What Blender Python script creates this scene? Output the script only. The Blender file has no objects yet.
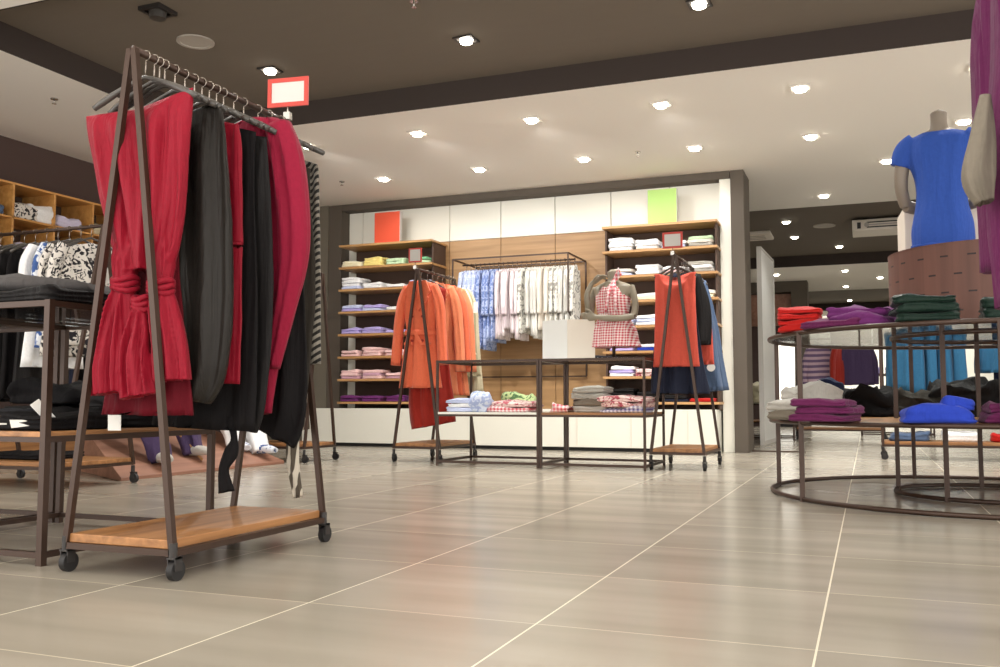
import bpy, bmesh, math, random
from mathutils import Vector, Matrix, noise
R = math.radians
PI = math.pi
rnd = random.Random(7)
scene = bpy.context.scene
C = scene.collection

# ------------------------------------------------------------------ materials
def new_mat(name):
    m = bpy.data.materials.new(name); m.use_nodes = True
    nt = m.node_tree; b = nt.nodes['Principled BSDF']
    return m, nt, b
def lin(c):
    f = lambda v: v/12.92 if v <= .04045 else ((v+.055)/1.055)**2.4
    return (f(c[0]/255), f(c[1]/255), f(c[2]/255), 1)
def plain(name, c, rough=.5, metal=0, spec=.5):
    m, nt, b = new_mat(name)
    b.inputs['Base Color'].default_value = lin(c); b.inputs['Roughness'].default_value = rough
    b.inputs['Metallic'].default_value = metal; b.inputs['Specular IOR Level'].default_value = spec
    n = nt.nodes.new('ShaderNodeTexNoise'); n.inputs['Scale'].default_value = 30
    r = nt.nodes.new('ShaderNodeMapRange'); r.inputs['To Min'].default_value = max(.02, rough-.06); r.inputs['To Max'].default_value = min(1, rough+.06)
    nt.links.new(n.outputs['Fac'], r.inputs['Value']); nt.links.new(r.outputs['Result'], b.inputs['Roughness'])
    return m
def obj_coord(nt):
    return nt.nodes.new('ShaderNodeTexCoord').outputs['Object']
def fabric(name, c, rough=.85, sheen=.15, bump=.25, vary=.12):
    m, nt, b = new_mat(name)
    b.inputs['Roughness'].default_value = rough
    b.inputs['Sheen Weight'].default_value = sheen; b.inputs['Specular IOR Level'].default_value = .14
    co = obj_coord(nt)
    n = nt.nodes.new('ShaderNodeTexNoise'); n.inputs['Scale'].default_value = 60; n.inputs['Detail'].default_value = 4
    nt.links.new(co, n.inputs['Vector'])
    mx = nt.nodes.new('ShaderNodeMix'); mx.data_type = 'RGBA'
    l = lin(c); mx.inputs['A'].default_value = tuple(v*(1-vary) for v in l[:3])+(1,); mx.inputs['B'].default_value = tuple(min(1, v*(1+vary)) for v in l[:3])+(1,)
    nt.links.new(n.outputs['Fac'], mx.inputs['Factor']); nt.links.new(mx.outputs['Result'], b.inputs['Base Color'])
    n2 = nt.nodes.new('ShaderNodeTexNoise'); n2.inputs['Scale'].default_value = 22; n2.inputs['Detail'].default_value = 3
    nt.links.new(co, n2.inputs['Vector'])
    mp = nt.nodes.new('ShaderNodeMapping'); mp.inputs['Scale'].default_value = (26, 26, 2.2); nt.links.new(co, mp.inputs['Vector'])
    n3 = nt.nodes.new('ShaderNodeTexNoise'); n3.inputs['Scale'].default_value = 1; n3.inputs['Detail'].default_value = 3; n3.inputs['Distortion'].default_value = .6
    nt.links.new(mp.outputs['Vector'], n3.inputs['Vector'])
    b3 = nt.nodes.new('ShaderNodeBump'); b3.inputs['Strength'].default_value = .55; b3.inputs['Distance'].default_value = .02; nt.links.new(n3.outputs['Fac'], b3.inputs['Height'])
    bp = nt.nodes.new('ShaderNodeBump'); bp.inputs['Strength'].default_value = bump*.7; bp.inputs['Distance'].default_value = .02
    nt.links.new(b3.outputs['Normal'], bp.inputs['Normal']); nt.links.new(n2.outputs['Fac'], bp.inputs['Height']); nt.links.new(bp.outputs['Normal'], b.inputs['Normal'])
    return m
def pattern(name, kind, c1, c2, scale, c3=None, thr=.5):
    """printed cloth: stripes / gingham / floral"""
    m = fabric(name, c1); nt = m.node_tree; b = nt.nodes['Principled BSDF']
    co = obj_coord(nt)
    if kind == 'stripe':
        mp = nt.nodes.new('ShaderNodeMapping'); mp.inputs['Rotation'].default_value = (0, R(thr), 0)
        nt.links.new(co, mp.inputs['Vector'])
        w = nt.nodes.new('ShaderNodeTexWave'); w.bands_direction = 'Z'; w.inputs['Scale'].default_value = scale
        w.inputs['Distortion'].default_value = 1.2; w.inputs['Detail Scale'].default_value = .6
        nt.links.new(mp.outputs['Vector'], w.inputs['Vector']); fac = w.outputs['Fac']
        cr = nt.nodes.new('ShaderNodeValToRGB'); cr.color_ramp.interpolation = 'LINEAR'
        cr.color_ramp.elements[0].position = .46; cr.color_ramp.elements[1].position = .54
        nt.links.new(fac, cr.inputs['Fac'])
    elif kind == 'gingham':
        sp = nt.nodes.new('ShaderNodeSeparateXYZ'); nt.links.new(co, sp.inputs[0])
        outs = []
        for ax in ('X', 'Z'):
            mu = nt.nodes.new('ShaderNodeMath'); mu.operation = 'MULTIPLY'; mu.inputs[1].default_value = scale
            nt.links.new(sp.outputs[ax], mu.inputs[0])
            fr = nt.nodes.new('ShaderNodeMath'); fr.operation = 'FRACT'; nt.links.new(mu.outputs[0], fr.inputs[0])
            gt = nt.nodes.new('ShaderNodeMath'); gt.operation = 'GREATER_THAN'; gt.inputs[1].default_value = .5; nt.links.new(fr.outputs[0], gt.inputs[0])
            outs.append(gt.outputs[0])
        ad = nt.nodes.new('ShaderNodeMath'); ad.operation = 'ADD'; nt.links.new(outs[0], ad.inputs[0]); nt.links.new(outs[1], ad.inputs[1])
        hf = nt.nodes.new('ShaderNodeMath'); hf.operation = 'MULTIPLY'; hf.inputs[1].default_value = .5; nt.links.new(ad.outputs[0], hf.inputs[0])
        cr = nt.nodes.new('ShaderNodeValToRGB'); nt.links.new(hf.outputs[0], cr.inputs['Fac'])
    else:
        n = nt.nodes.new('ShaderNodeTexNoise'); n.inputs['Scale'].default_value = scale; n.inputs['Detail'].default_value = 1.7
        n.inputs['Distortion'].default_value = 1.6
        nt.links.new(co, n.inputs['Vector'])
        cr = nt.nodes.new('ShaderNodeValToRGB')
        cr.color_ramp.elements[0].position = thr-.03; cr.color_ramp.elements[1].position = thr+.03
        nt.links.new(n.outputs['Fac'], cr.inputs['Fac'])
    cr.color_ramp.elements[0].color = lin(c1); cr.color_ramp.elements[1].color = lin(c2)
    if c3:
        e = cr.color_ramp.elements.new(min(1, thr+.09)); e.color = lin(c3)
    nt.links.new(cr.outputs['Color'], b.inputs['Base Color'])
    return m
def wood(name, c1, c2, scale=3, rough=.4, axis='X'):
    m, nt, b = new_mat(name)
    co = obj_coord(nt); mp = nt.nodes.new('ShaderNodeMapping')
    s = {'X': (.35, 6, 6), 'Y': (6, .35, 6), 'Z': (6, 6, .35)}[axis]
    mp.inputs['Scale'].default_value = s; nt.links.new(co, mp.inputs['Vector'])
    n = nt.nodes.new('ShaderNodeTexNoise'); n.inputs['Scale'].default_value = scale; n.inputs['Detail'].default_value = 6; n.inputs['Distortion'].default_value = .5
    nt.links.new(mp.outputs['Vector'], n.inputs['Vector'])
    cr = nt.nodes.new('ShaderNodeValToRGB'); cr.color_ramp.elements[0].position = .32; cr.color_ramp.elements[1].position = .68
    cr.color_ramp.elements[0].color = lin(c1); cr.color_ramp.elements[1].color = lin(c2)
    nt.links.new(n.outputs['Fac'], cr.inputs['Fac']); nt.links.new(cr.outputs['Color'], b.inputs['Base Color'])
    b.inputs['Roughness'].default_value = rough
    return m
def emis(name, c, s):
    m, nt, b = new_mat(name)
    b.inputs['Base Color'].default_value = lin(c); b.inputs['Emission Color'].default_value = lin(c); b.inputs['Emission Strength'].default_value = s
    return m

def floor_material():
    m, nt, b = new_mat('floor_tiles')
    N = nt.nodes.new; L = nt.links.new
    co = obj_coord(nt); sp = N('ShaderNodeSeparateXYZ'); L(co, sp.inputs[0])
    T = .655
    def line(out, off, width):
        a = N('ShaderNodeMath'); a.operation = 'ADD'; a.inputs[1].default_value = off; L(out, a.inputs[0])
        d = N('ShaderNodeMath'); d.operation = 'DIVIDE'; d.inputs[1].default_value = T; L(a.outputs[0], d.inputs[0])
        f = N('ShaderNodeMath'); f.operation = 'FRACT'; L(d.outputs[0], f.inputs[0])
        s = N('ShaderNodeMath'); s.operation = 'SUBTRACT'; s.inputs[1].default_value = .5; L(f.outputs[0], s.inputs[0])
        ab = N('ShaderNodeMath'); ab.operation = 'ABSOLUTE'; L(s.outputs[0], ab.inputs[0])
        g = N('ShaderNodeMath'); g.operation = 'GREATER_THAN'; g.inputs[1].default_value = .5-width/T/2; L(ab.outputs[0], g.inputs[0])
        fl = N('ShaderNodeMath'); fl.operation = 'FLOOR'; L(d.outputs[0], fl.inputs[0])
        return g.outputs[0], fl.outputs[0]
    gx, ix = line(sp.outputs['X'], .12+T*20, .005)
    gy, iy = line(sp.outputs['Y'], -2.2+T*20, .0045)
    cb = N('ShaderNodeCombineXYZ'); L(ix, cb.inputs[0]); L(iy, cb.inputs[1])
    wn = N('ShaderNodeTexWhiteNoise'); wn.noise_dimensions = '3D'; L(cb.outputs[0], wn.inputs['Vector'])
    # long streaks running across each tile
    off = N('ShaderNodeVectorMath'); off.operation = 'MULTIPLY_ADD'; L(wn.outputs['Color'], off.inputs[0]); off.inputs[1].default_value = (7, 7, 7); L(co, off.inputs[2])
    mp = N('ShaderNodeMapping'); mp.inputs['Scale'].default_value = (.7, 4.6, 1); L(off.outputs[0], mp.inputs['Vector'])
    n = N('ShaderNodeTexNoise'); n.inputs['Scale'].default_value = 1.3; n.inputs['Detail'].default_value = 3; n.inputs['Roughness'].default_value = .4; L(mp.outputs['Vector'], n.inputs['Vector'])
    cr = N('ShaderNodeValToRGB'); e = cr.color_ramp.elements
    e[0].position = .3; e[0].color = lin((152, 145, 131)); e[1].position = .82; e[1].color = lin((172, 165, 151))
    L(n.outputs['Fac'], cr.inputs['Fac'])
    hv = N('ShaderNodeHueSaturation'); L(cr.outputs['Color'], hv.inputs['Color'])
    mr = N('ShaderNodeMapRange'); mr.inputs['To Min'].default_value = .92; mr.inputs['To Max'].default_value = 1.07; L(wn.outputs['Value'], mr.inputs['Value']); L(mr.outputs['Result'], hv.inputs['Value'])
    mxx = N('ShaderNodeMix'); mxx.data_type = 'RGBA'; L(gy, mxx.inputs['Factor']); L(hv.outputs['Color'], mxx.inputs['A']); mxx.inputs['B'].default_value = lin((205, 196, 174))
    mx2 = N('ShaderNodeMix'); mx2.data_type = 'RGBA'; L(gx, mx2.inputs['Factor']); L(mxx.outputs['Result'], mx2.inputs['A']); mx2.inputs['B'].default_value = lin((236, 228, 205))
    L(mx2.outputs['Result'], b.inputs['Base Color'])
    rr = N('ShaderNodeMapRange'); rr.inputs['To Min'].default_value = .17; rr.inputs['To Max'].default_value = .27; L(n.outputs['Fac'], rr.inputs['Value']); L(rr.outputs['Result'], b.inputs['Roughness'])
    b.inputs['Specular IOR Level'].default_value = .45
    return m

M = dict(
 floor=floor_material(),
 ceil_white=plain('ceiling_white', (242, 237, 229), .9),
 ceil_dark=plain('ceiling_dark', (112, 102, 90), .9),
 ceil_face=plain('ceiling_step_dark', (60, 50, 45), .9),
 frame_grey=plain('frame_grey_brown', (86, 77, 67), .7),
 wall_grey=plain('wall_grey_brown', (108, 101, 88), .8),
 wall_brown=plain('wall_dark_brown', (78, 60, 55), .7),
 white_panel=plain('panel_white', (232, 230, 218), .35),
 white_gloss=plain('plinth_white', (228, 226, 214), .25),
 wall_wood=wood('wall_wood', (150, 114, 74), (178, 140, 96), 3, .45, 'X'),
 shelf_wood=wood('shelf_wood', (170, 126, 78), (200, 156, 104), 3, .4, 'X'),
 cube_wood=wood('cube_wood', (186, 130, 66), (214, 160, 92), 3, .4, 'Y'),
 board_wood=wood('board_wood', (128, 86, 50), (180, 128, 80), 3.5, .4, 'Y'),
 board_wood_x=wood('board_wood_across', (128, 86, 50), (180, 128, 80), 3.5, .4, 'X'),
 pink_wood=wood('ramp_wood', (140, 98, 80), (166, 122, 100), 2.5, .5, 'Y'),
 dark_wood=wood('dark_wood', (74, 46, 38), (92, 58, 48), 2.5, .6, 'Z'),
 shelf_back=plain('shelf_back_brown', (78, 58, 46), .7),
 steel=plain('bronze_steel', (66, 48, 38), .4, .35),
 chrome=plain('chrome', (200, 196, 190), .2, .9),
 rubber=plain('caster_rubber', (30, 28, 28), .6),
 hanger=plain('hanger_plastic', (78, 74, 70), .32),
 hook=plain('hook_wire', (150, 140, 130), .25, .9),
 sign_red=plain('sign_red', (196, 62, 50), .45),
 card=plain('card_white', (206, 202, 196), .5),
 card_beige=plain('card_beige', (222, 212, 198), .5),
 card_light=plain('card_light', (232, 232, 228), .5),
 card_orange=plain('card_orange', (222, 84, 54), .5),
 card_green=plain('card_green', (172, 212, 114), .5),
 lamp_metal=plain('lamp_metal', (44, 40, 38), .5),
 lamp_white=plain('lamp_white', (214, 208, 200), .5),
 bulb=emis('bulb', (255, 246, 226), 22),
 grille=plain('grille_grey', (176, 168, 158), .6),
 mannequin=plain('mannequin_grey', (138, 130, 112), .38),
 mannequin_dark=plain('mannequin_taupe', (132, 120, 106), .45),
 red=fabric('fabric_red', (134, 16, 36), .5, .04), red_dark=fabric('fabric_dark_red', (92, 10, 24), .7, .02),
 black=fabric('fabric_black', (30, 28, 28), .6, .0), black2=fabric('fabric_soft_black', (22, 20, 21), .8, .0), olive=fabric('fabric_olive_black', (48, 43, 37), .7, .0),
 satin=fabric('fabric_satin_black', (38, 35, 32), .4, .0),
 crimson=fabric('fabric_crimson', (140, 24, 52), .7, .06), 
 orange=fabric('fabric_orange', (228, 112, 78), .8, .2), orange2=fabric('fabric_light_orange', (234, 138, 98), .8, .2), rust=fabric('fabric_rust', (150, 40, 30), .8, .2),
 coral=fabric('fabric_coral', (198, 82, 66), .8, .08), 
 beige=fabric('fabric_beige', (206, 196, 166)), olive_light=fabric('fabric_light_olive', (168, 160, 128)), cream=fabric('fabric_cream', (240, 232, 200)),
 yellow=fabric('fabric_yellow', (240, 222, 140)), palegreen=fabric('fabric_pale_green', (196, 222, 184)), green=fabric('fabric_green', (120, 186, 140)), lime=fabric('fabric_lime_green', (188, 216, 142)),
 white=fabric('fabric_white', (238, 238, 238)), offwhite=fabric('fabric_off_white', (226, 218, 206)), paleblue=fabric('fabric_pale_blue', (200, 208, 238)),
 lilac=fabric('fabric_lilac', (184, 170, 226)), pink=fabric('fabric_pink', (238, 200, 198)), mauve=fabric('fabric_mauve', (202, 160, 176)), purple=fabric('fabric_purple', (106, 46, 104), .8, .08),
 magenta=fabric('fabric_magenta', (96, 34, 76), .8, .08), blue=fabric('fabric_blue', (40, 64, 172), .75, .08), tee=fabric('fabric_tee_blue', (50, 82, 164), .75, .05, .12), skyblue=fabric('fabric_teal_blue', (44, 94, 128), .8, .05), navy=fabric('fabric_navy', (26, 32, 58), .8, .02),
 denim=fabric('fabric_dark_denim', (36, 40, 56), .8, .03), denim2=fabric('fabric_mid_denim', (78, 96, 124)), slate=fabric('fabric_slate', (50, 50, 56), .8, .02),
 greyknit=fabric('fabric_grey_knit', (172, 168, 160)), grey=fabric('fabric_grey', (120, 112, 100), .85, .05), greymid=fabric('fabric_mid_grey', (78, 75, 74), .8, .02), forest=fabric('fabric_forest_green', (20, 40, 32), .35, .05, .5),
 redfold=fabric('fabric_red_orange', (184, 34, 30), .8, .06), purplepants=fabric('fabric_dusky_purple', (70, 56, 86), .8, .04), shoe_grey=fabric('fabric_shoe_grey', (188, 184, 176)), lavender=fabric('fabric_lavender', (206, 200, 224)),
 sheer=fabric('fabric_taupe', (120, 110, 96)),
 floral=pattern('floral_black_white', 'floral', (40, 38, 42), (218, 212, 204), 24, thr=.47),
 floral_blue=pattern('floral_blue_white', 'floral', (64, 92, 148), (224, 228, 236), 16, thr=.48),
 floral_red=pattern('floral_red_white', 'floral', (170, 80, 92), (226, 198, 192), 18, thr=.48),
 floral_green=pattern('floral_green', 'floral', (96, 132, 88), (206, 226, 164), 22, thr=.46),
 zebra=pattern('stripe_black_white', 'stripe', (38, 36, 34), (134, 128, 118), 14, thr=38),
 zebra_up=pattern('stripe_upright', 'stripe', (84, 76, 66), (200, 192, 176), 9, thr=84),
 shirt_blue=pattern('shirt_blue_print', 'floral', (168, 182, 222), (214, 222, 240), 20, thr=.5),
 shirt_mid=pattern('shirt_mid_blue_print', 'floral', (110, 130, 184), (176, 190, 226), 16, thr=.5),
 shirt_pink=pattern('shirt_pink_stripe', 'stripe', (206, 190, 196), (240, 232, 232), 13, thr=88),
 shirt_stripe=pattern('shirt_white_stripe', 'stripe', (200, 198, 192), (242, 240, 234), 11, thr=88),
 shirt_grey=pattern('shirt_grey_print', 'floral', (150, 148, 142), (226, 224, 216), 14, thr=.45),
 gingham=pattern('gingham_red', 'gingham', (240, 226, 222), (196, 62, 78), 46),
 gingham_pink=pattern('gingham_pink', 'gingham', (246, 226, 226), (212, 96, 108), 30),
 gingham_blue=pattern('gingham_blue', 'gingham', (232, 230, 240), (96, 88, 140), 30),
 sweater=pattern('sweater_stripe', 'stripe', (112, 92, 124), (196, 170, 182), 4, thr=0),
 label_white=plain('tag_white', (236, 234, 228), .6),
)
def glass_material():
    m, nt, b = new_mat('table_glass')
    b.inputs['Base Color'].default_value = (.9, .95, .93, 1); b.inputs['Roughness'].default_value = .03; b.inputs['IOR'].default_value = 1.45
    tr = nt.nodes.new('ShaderNodeBsdfTransparent'); tr.inputs['Color'].default_value = (.93, .96, .95, 1)
    gl = nt.nodes.new('ShaderNodeBsdfGlossy'); gl.inputs['Roughness'].default_value = .04
    fr = nt.nodes.new('ShaderNodeFresnel'); fr.inputs['IOR'].default_value = 1.4
    n = nt.nodes.new('ShaderNodeTexNoise'); n.inputs['Scale'].default_value = 4
    bp = nt.nodes.new('ShaderNodeBump'); bp.inputs['Strength'].default_value = .02; nt.links.new(n.outputs['Fac'], bp.inputs['Height']); nt.links.new(bp.outputs['Normal'], gl.inputs['Normal'])
    mx = nt.nodes.new('ShaderNodeMixShader'); nt.links.new(fr.outputs[0], mx.inputs[0]); nt.links.new(tr.outputs[0], mx.inputs[1]); nt.links.new(gl.outputs[0], mx.inputs[2])
    nt.links.new(mx.outputs[0], nt.nodes['Material Output'].inputs['Surface'])
    return m
M['glass'] = glass_material()
def slotted_material():
    m = wood('slotted_wood', (92, 60, 50), (108, 72, 60), 2.5, .6, 'Z'); nt = m.node_tree; b = nt.nodes['Principled BSDF']; N = nt.nodes.new; L = nt.links.new
    def mth(op, *ins):
        n = N('ShaderNodeMath'); n.operation = op
        for i, v in enumerate(ins):
            if isinstance(v, (int, float)): n.inputs[i].default_value = v
            else: L(v, n.inputs[i])
        return n.outputs[0]
    sp = N('ShaderNodeSeparateXYZ'); L(obj_coord(nt), sp.inputs[0])
    an = mth('ARCTAN2', sp.outputs['Y'], sp.outputs['X'])
    row = mth('MULTIPLY', sp.outputs['Z'], 10.0); rf = mth('ABSOLUTE', mth('SUBTRACT', mth('FRACT', row), .5)); odd = mth('MULTIPLY', mth('MODULO', mth('FLOOR', row), 2.0), .5)
    col = mth('ABSOLUTE', mth('SUBTRACT', mth('FRACT', mth('ADD', mth('MULTIPLY', an, 24/(2*PI)), mth('ADD', odd, 50.0))), .5))
    mask = mth('MULTIPLY', mth('LESS_THAN', rf, .045), mth('LESS_THAN', col, .15))
    mx = N('ShaderNodeMix'); mx.data_type = 'RGBA'; src = b.inputs['Base Color'].links[0].from_socket
    L(mask, mx.inputs['Factor']); L(src, mx.inputs['A']); mx.inputs['B'].default_value = lin((34, 22, 20)); L(mx.outputs['Result'], b.inputs['Base Color'])
    return m
M['slotted'] = slotted_material()
M['mirror'] = plain('mirror_silver', (205, 208, 204), .06, .95)

# ------------------------------------------------------------------ mesh building
class MB:
    def __init__(s): s.v = []; s.f = []; s.sm = []
    def add(s, vs, fs, smooth=False):
        o = len(s.v); s.v += [tuple(p) for p in vs]; s.f += [tuple(i+o for i in f) for f in fs]; s.sm += [smooth]*len(fs); return s
    def box(s, a, b, mtx=None):
        x0, y0, z0 = (min(a[i], b[i]) for i in range(3)); x1, y1, z1 = (max(a[i], b[i]) for i in range(3))
        vs = [Vector(p) for p in ((x0,y0,z0),(x1,y0,z0),(x1,y1,z0),(x0,y1,z0),(x0,y0,z1),(x1,y0,z1),(x1,y1,z1),(x0,y1,z1))]
        if mtx: vs = [mtx @ p for p in vs]
        return s.add(vs, [(3,2,1,0),(4,5,6,7),(0,1,5,4),(1,2,6,5),(2,3,7,6),(3,0,4,7)])
    def bar(s, p, q, w, h=None):
        """square bar between two points"""
        h = h or w; p = Vector(p); q = Vector(q); t = (q-p).normalized()
        ref = Vector((0,0,1)) if abs(t.z) < .8 else Vector((1,0,0))
        a = t.cross(ref).normalized()*(w/2); b = t.cross(a).normalized()*(h/2)
        vs = [p+a+b, p-a+b, p-a-b, p+a-b, q+a+b, q-a+b, q-a-b, q+a-b]
        return s.add(vs, [(0,1,2,3),(7,6,5,4),(0,4,5,1),(1,5,6,2),(2,6,7,3),(3,7,4,0)])
    def tube(s, pts, r, n=10, closed=False):
        pts = [Vector(p) for p in pts]; N = len(pts); vs = []; prev = None
        for i, p in enumerate(pts):
            if closed: t = (pts[(i+1) % N]-pts[i-1]).normalized()
            else: t = (pts[min(i+1, N-1)]-pts[max(i-1, 0)]).normalized()
            if prev is None:
                ref = Vector((0,0,1)) if abs(t.z) < .9 else Vector((1,0,0)); a = t.cross(ref).normalized()
            else: a = (prev - t*prev.dot(t)).normalized()
            prev = a; b = t.cross(a); rr = r[i] if isinstance(r, (list, tuple)) else r
            for k in range(n):
                an = 2*PI*k/n; vs.append(p+a*math.cos(an)*rr+b*math.sin(an)*rr)
        fs = []
        for i in range(N if closed else N-1):
            j = (i+1) % N
            for k in range(n): fs.append((i*n+k, i*n+(k+1) % n, j*n+(k+1) % n, j*n+k))
        if not closed: fs.append(tuple(range(n-1, -1, -1))); fs.append(tuple((N-1)*n+k for k in range(n)))
        return s.add(vs, fs, True)
    def disc(s, c, r, h, n=32, r2=None, rot=None):
        """vertical cylinder/cone with base centre c"""
        r2 = r if r2 is None else r2; c = Vector(c); vs = []
        for k in range(n): vs.append(Vector((r*math.cos(2*PI*k/n), r*math.sin(2*PI*k/n), 0)))
        for k in range(n): vs.append(Vector((r2*math.cos(2*PI*k/n), r2*math.sin(2*PI*k/n), h)))
        if rot: vs = [rot @ p for p in vs]
        vs = [c+p for p in vs]
        s.add(vs[:n]+vs[n:], [(k, (k+1) % n, n+(k+1) % n, n+k) for k in range(n)], True)
        s.add(vs, [tuple(range(n-1, -1, -1)), tuple(n+k for k in range(n))]); return s
    def ringplate(s, c, r0, r1, z0, z1, n=48):
        vs = []
        for (r, z) in ((r0,z0),(r1,z0),(r1,z1),(r0,z1)):
            for k in range(n): vs.append((c[0]+r*math.cos(2*PI*k/n), c[1]+r*math.sin(2*PI*k/n), z))
        fs = []
        for q in range(4):
            for k in range(n): fs.append((q*n+k, q*n+(k+1) % n, ((q+1) % 4)*n+(k+1) % n, ((q+1) % 4)*n+k))
        return s.add(vs, fs)
    def limb(s, pts, rad, seg=28, sub=5, fold=0, nf=7, seed=0, top=None, side=(1,0,0), lump=.0, p=2.2, ph=0, fold_in=.15):
        """soft tube along smoothed path; rad = list of (half width, half thickness)"""
        pts = [Vector(q) for q in pts]; n = len(pts); P = []; Rr = []
        def cr(a, b, c, d, t): return .5*((2*b)+(c-a)*t+(2*a-5*b+4*c-d)*t*t+(3*b-a-3*c+d)*t**3)
        for i in range(n-1):
            for k in range(sub):
                t = k/sub; g = lambda arr, j: arr[max(0, min(n-1, j))]
                P.append(cr(g(pts,i-1), g(pts,i), g(pts,i+1), g(pts,i+2), t))
                Rr.append(tuple(max(.002, cr(g(rad,i-1)[q], g(rad,i)[q], g(rad,i+1)[q], g(rad,i+2)[q], t)) for q in (0,1)))
        P.append(pts[-1]); Rr.append(rad[-1]); N = len(P); vs = []; side0 = Vector(side)
        for i, c in enumerate(P):
            tg = (P[min(i+1,N-1)]-P[max(i-1,0)]).normalized()
            a = (side0-tg*side0.dot(tg)); a = a.normalized() if a.length > .05 else Vector((0,1,0)); b = tg.cross(a)
            T = i/(N-1); A = fold*min(1, T/fold_in if fold_in else 1)
            for k in range(seg):
                an = 2*PI*k/seg; ca, sa = math.cos(an), math.sin(an)
                x = math.copysign(abs(ca)**(2/p), ca); y = math.copysign(abs(sa)**(2/p), sa)
                u = ca*1.25
                w = A*(math.sin(nf*u+ph+seed*1.7+1.3*math.sin(T*2.6+seed)+u*T)+.55*math.sin((nf*1.9+1)*u+seed*2.3+T*2.2)+.25*math.sin(nf*3.3*u+seed+T*4))
                wa = min(1, (Rr[i][0]/.12))
                q = c + a*(x*Rr[i][0]*(1+.05*A*math.sin(3*an+seed+T*5))) + b*(y*Rr[i][1]*(1+.25*w*math.copysign(1, sa)) + w*.026*wa*max(.35, 1-ca*ca*.6))
                if top and T < .45:
                    q.z += top(x)*(1-T/.45)**1.2
                if lump:
                    nv = noise.noise_vector(Vector((q.x*9+seed*3.1, q.y*9, q.z*9)))
                    q += nv*lump
                vs.append(q)
        fs = []
        for i in range(N-1):
            for k in range(seg): fs.append((i*seg+k, i*seg+(k+1) % seg, (i+1)*seg+(k+1) % seg, (i+1)*seg+k))
        c0 = len(vs); vs.append(sum(vs[:seg], Vector())/seg); c1 = c0+1
        ce = sum(vs[(N-1)*seg:N*seg], Vector())/seg; vs.append(ce+Vector((0,0,.02)))
        for k in range(seg): fs.append((k, c0, (k+1) % seg)); fs.append(((N-1)*seg+k, (N-1)*seg+(k+1) % seg, c1))
        # consistent outward winding is fixed in build
        return s.add(vs, fs, True)
    def fold(s, w, d, h, layers=2, seed=0, mess=.006, z0=0, ox=0, oy=0, corner=.25):
        """folded garment lying flat, origin centre bottom"""
        seg = 48; prof = []; nz = 4*layers
        for i in range(nz+1):
            t = i/nz; edge = 1-.035*abs(math.cos(PI*layers*t))**1.5/1-.05*(1-math.sin(PI*t))**3
            prof.append((edge, h*t))
        for sc in (.9, .75, .55, .3, .1): prof.append((sc, h*(1+.10*(1-sc))))
        vs = []
        for (e, z) in prof:
            for k in range(seg):
                an = 2*PI*k/seg; ca, sa = math.cos(an), math.sin(an)
                pw = corner
                x = math.copysign(abs(ca)**pw, ca)*w/2*e; y = math.copysign(abs(sa)**pw, sa)*d/2*e
                nv = noise.noise_vector(Vector((x*7+seed*5.3, y*7+seed, z*14))); n2 = noise.noise_vector(Vector((x*20, y*20+seed*3, z*30)))
                up = z/h if h else 0
                vs.append(Vector((x+ox+nv.x*mess*1.6, y+oy+nv.y*mess*1.6, max(z0, z0+z+(nv.z*1.6+n2.z*.5)*mess*min(1.2, up*1.3)))))
        fs = []
        for i in range(len(prof)-1):
            for k in range(seg): fs.append((i*seg+k, i*seg+(k+1) % seg, (i+1)*seg+(k+1) % seg, (i+1)*seg+k))
        fs.append(tuple(range(seg-1, -1, -1))); fs.append(tuple((len(prof)-1)*seg+k for k in range(seg)))
        return s.add(vs, fs, True)
    def mesh(s, name, mat):
        me = bpy.data.meshes.new(name); me.from_pydata([tuple(v) for v in s.v], [], s.f)
        me.polygons.foreach_set('use_smooth', s.sm)
        bm = bmesh.new(); bm.from_mesh(me); bmesh.ops.recalc_face_normals(bm, faces=bm.faces); bm.to_mesh(me); bm.free()
        me.materials.append(M[mat]); return me
    def build(s, name, mat, parent=None, loc=(0,0,0), rz=0, label=None, bevel=0):
        o = bpy.data.objects.new(name, s.mesh(name, mat)); C.objects.link(o)
        o.location = loc; o.rotation_euler = (0,0,rz)
        if parent: o.parent = parent
        if label: o['label'] = label
        if bevel:
            b = o.modifiers.new('bevel', 'BEVEL'); b.width = bevel; b.segments = 2; b.limit_method = 'ANGLE'
        return o
def tag(o, label, cat, group=None, kind=None):
    o['label'] = label; o['category'] = cat
    if group: o['group'] = group
    if kind: o['kind'] = kind
    return o
def empty(name, loc, label, cat, group=None, rz=0):
    o = bpy.data.objects.new(name, None); C.objects.link(o); o.location = loc; o.rotation_euler = (0,0,rz); o.empty_display_size = .05
    return tag(o, label, cat, group)
def struct(o): o['kind'] = 'structure'; return o
def copy_tree(o, parent=None):
    c = o.copy(); C.objects.link(c)
    if parent: c.parent = parent
    for ch in [k for k in bpy.data.objects if k.parent == o]: copy_tree(ch, c)
    return c
def box(a, b): return MB().box(a, b)

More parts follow.
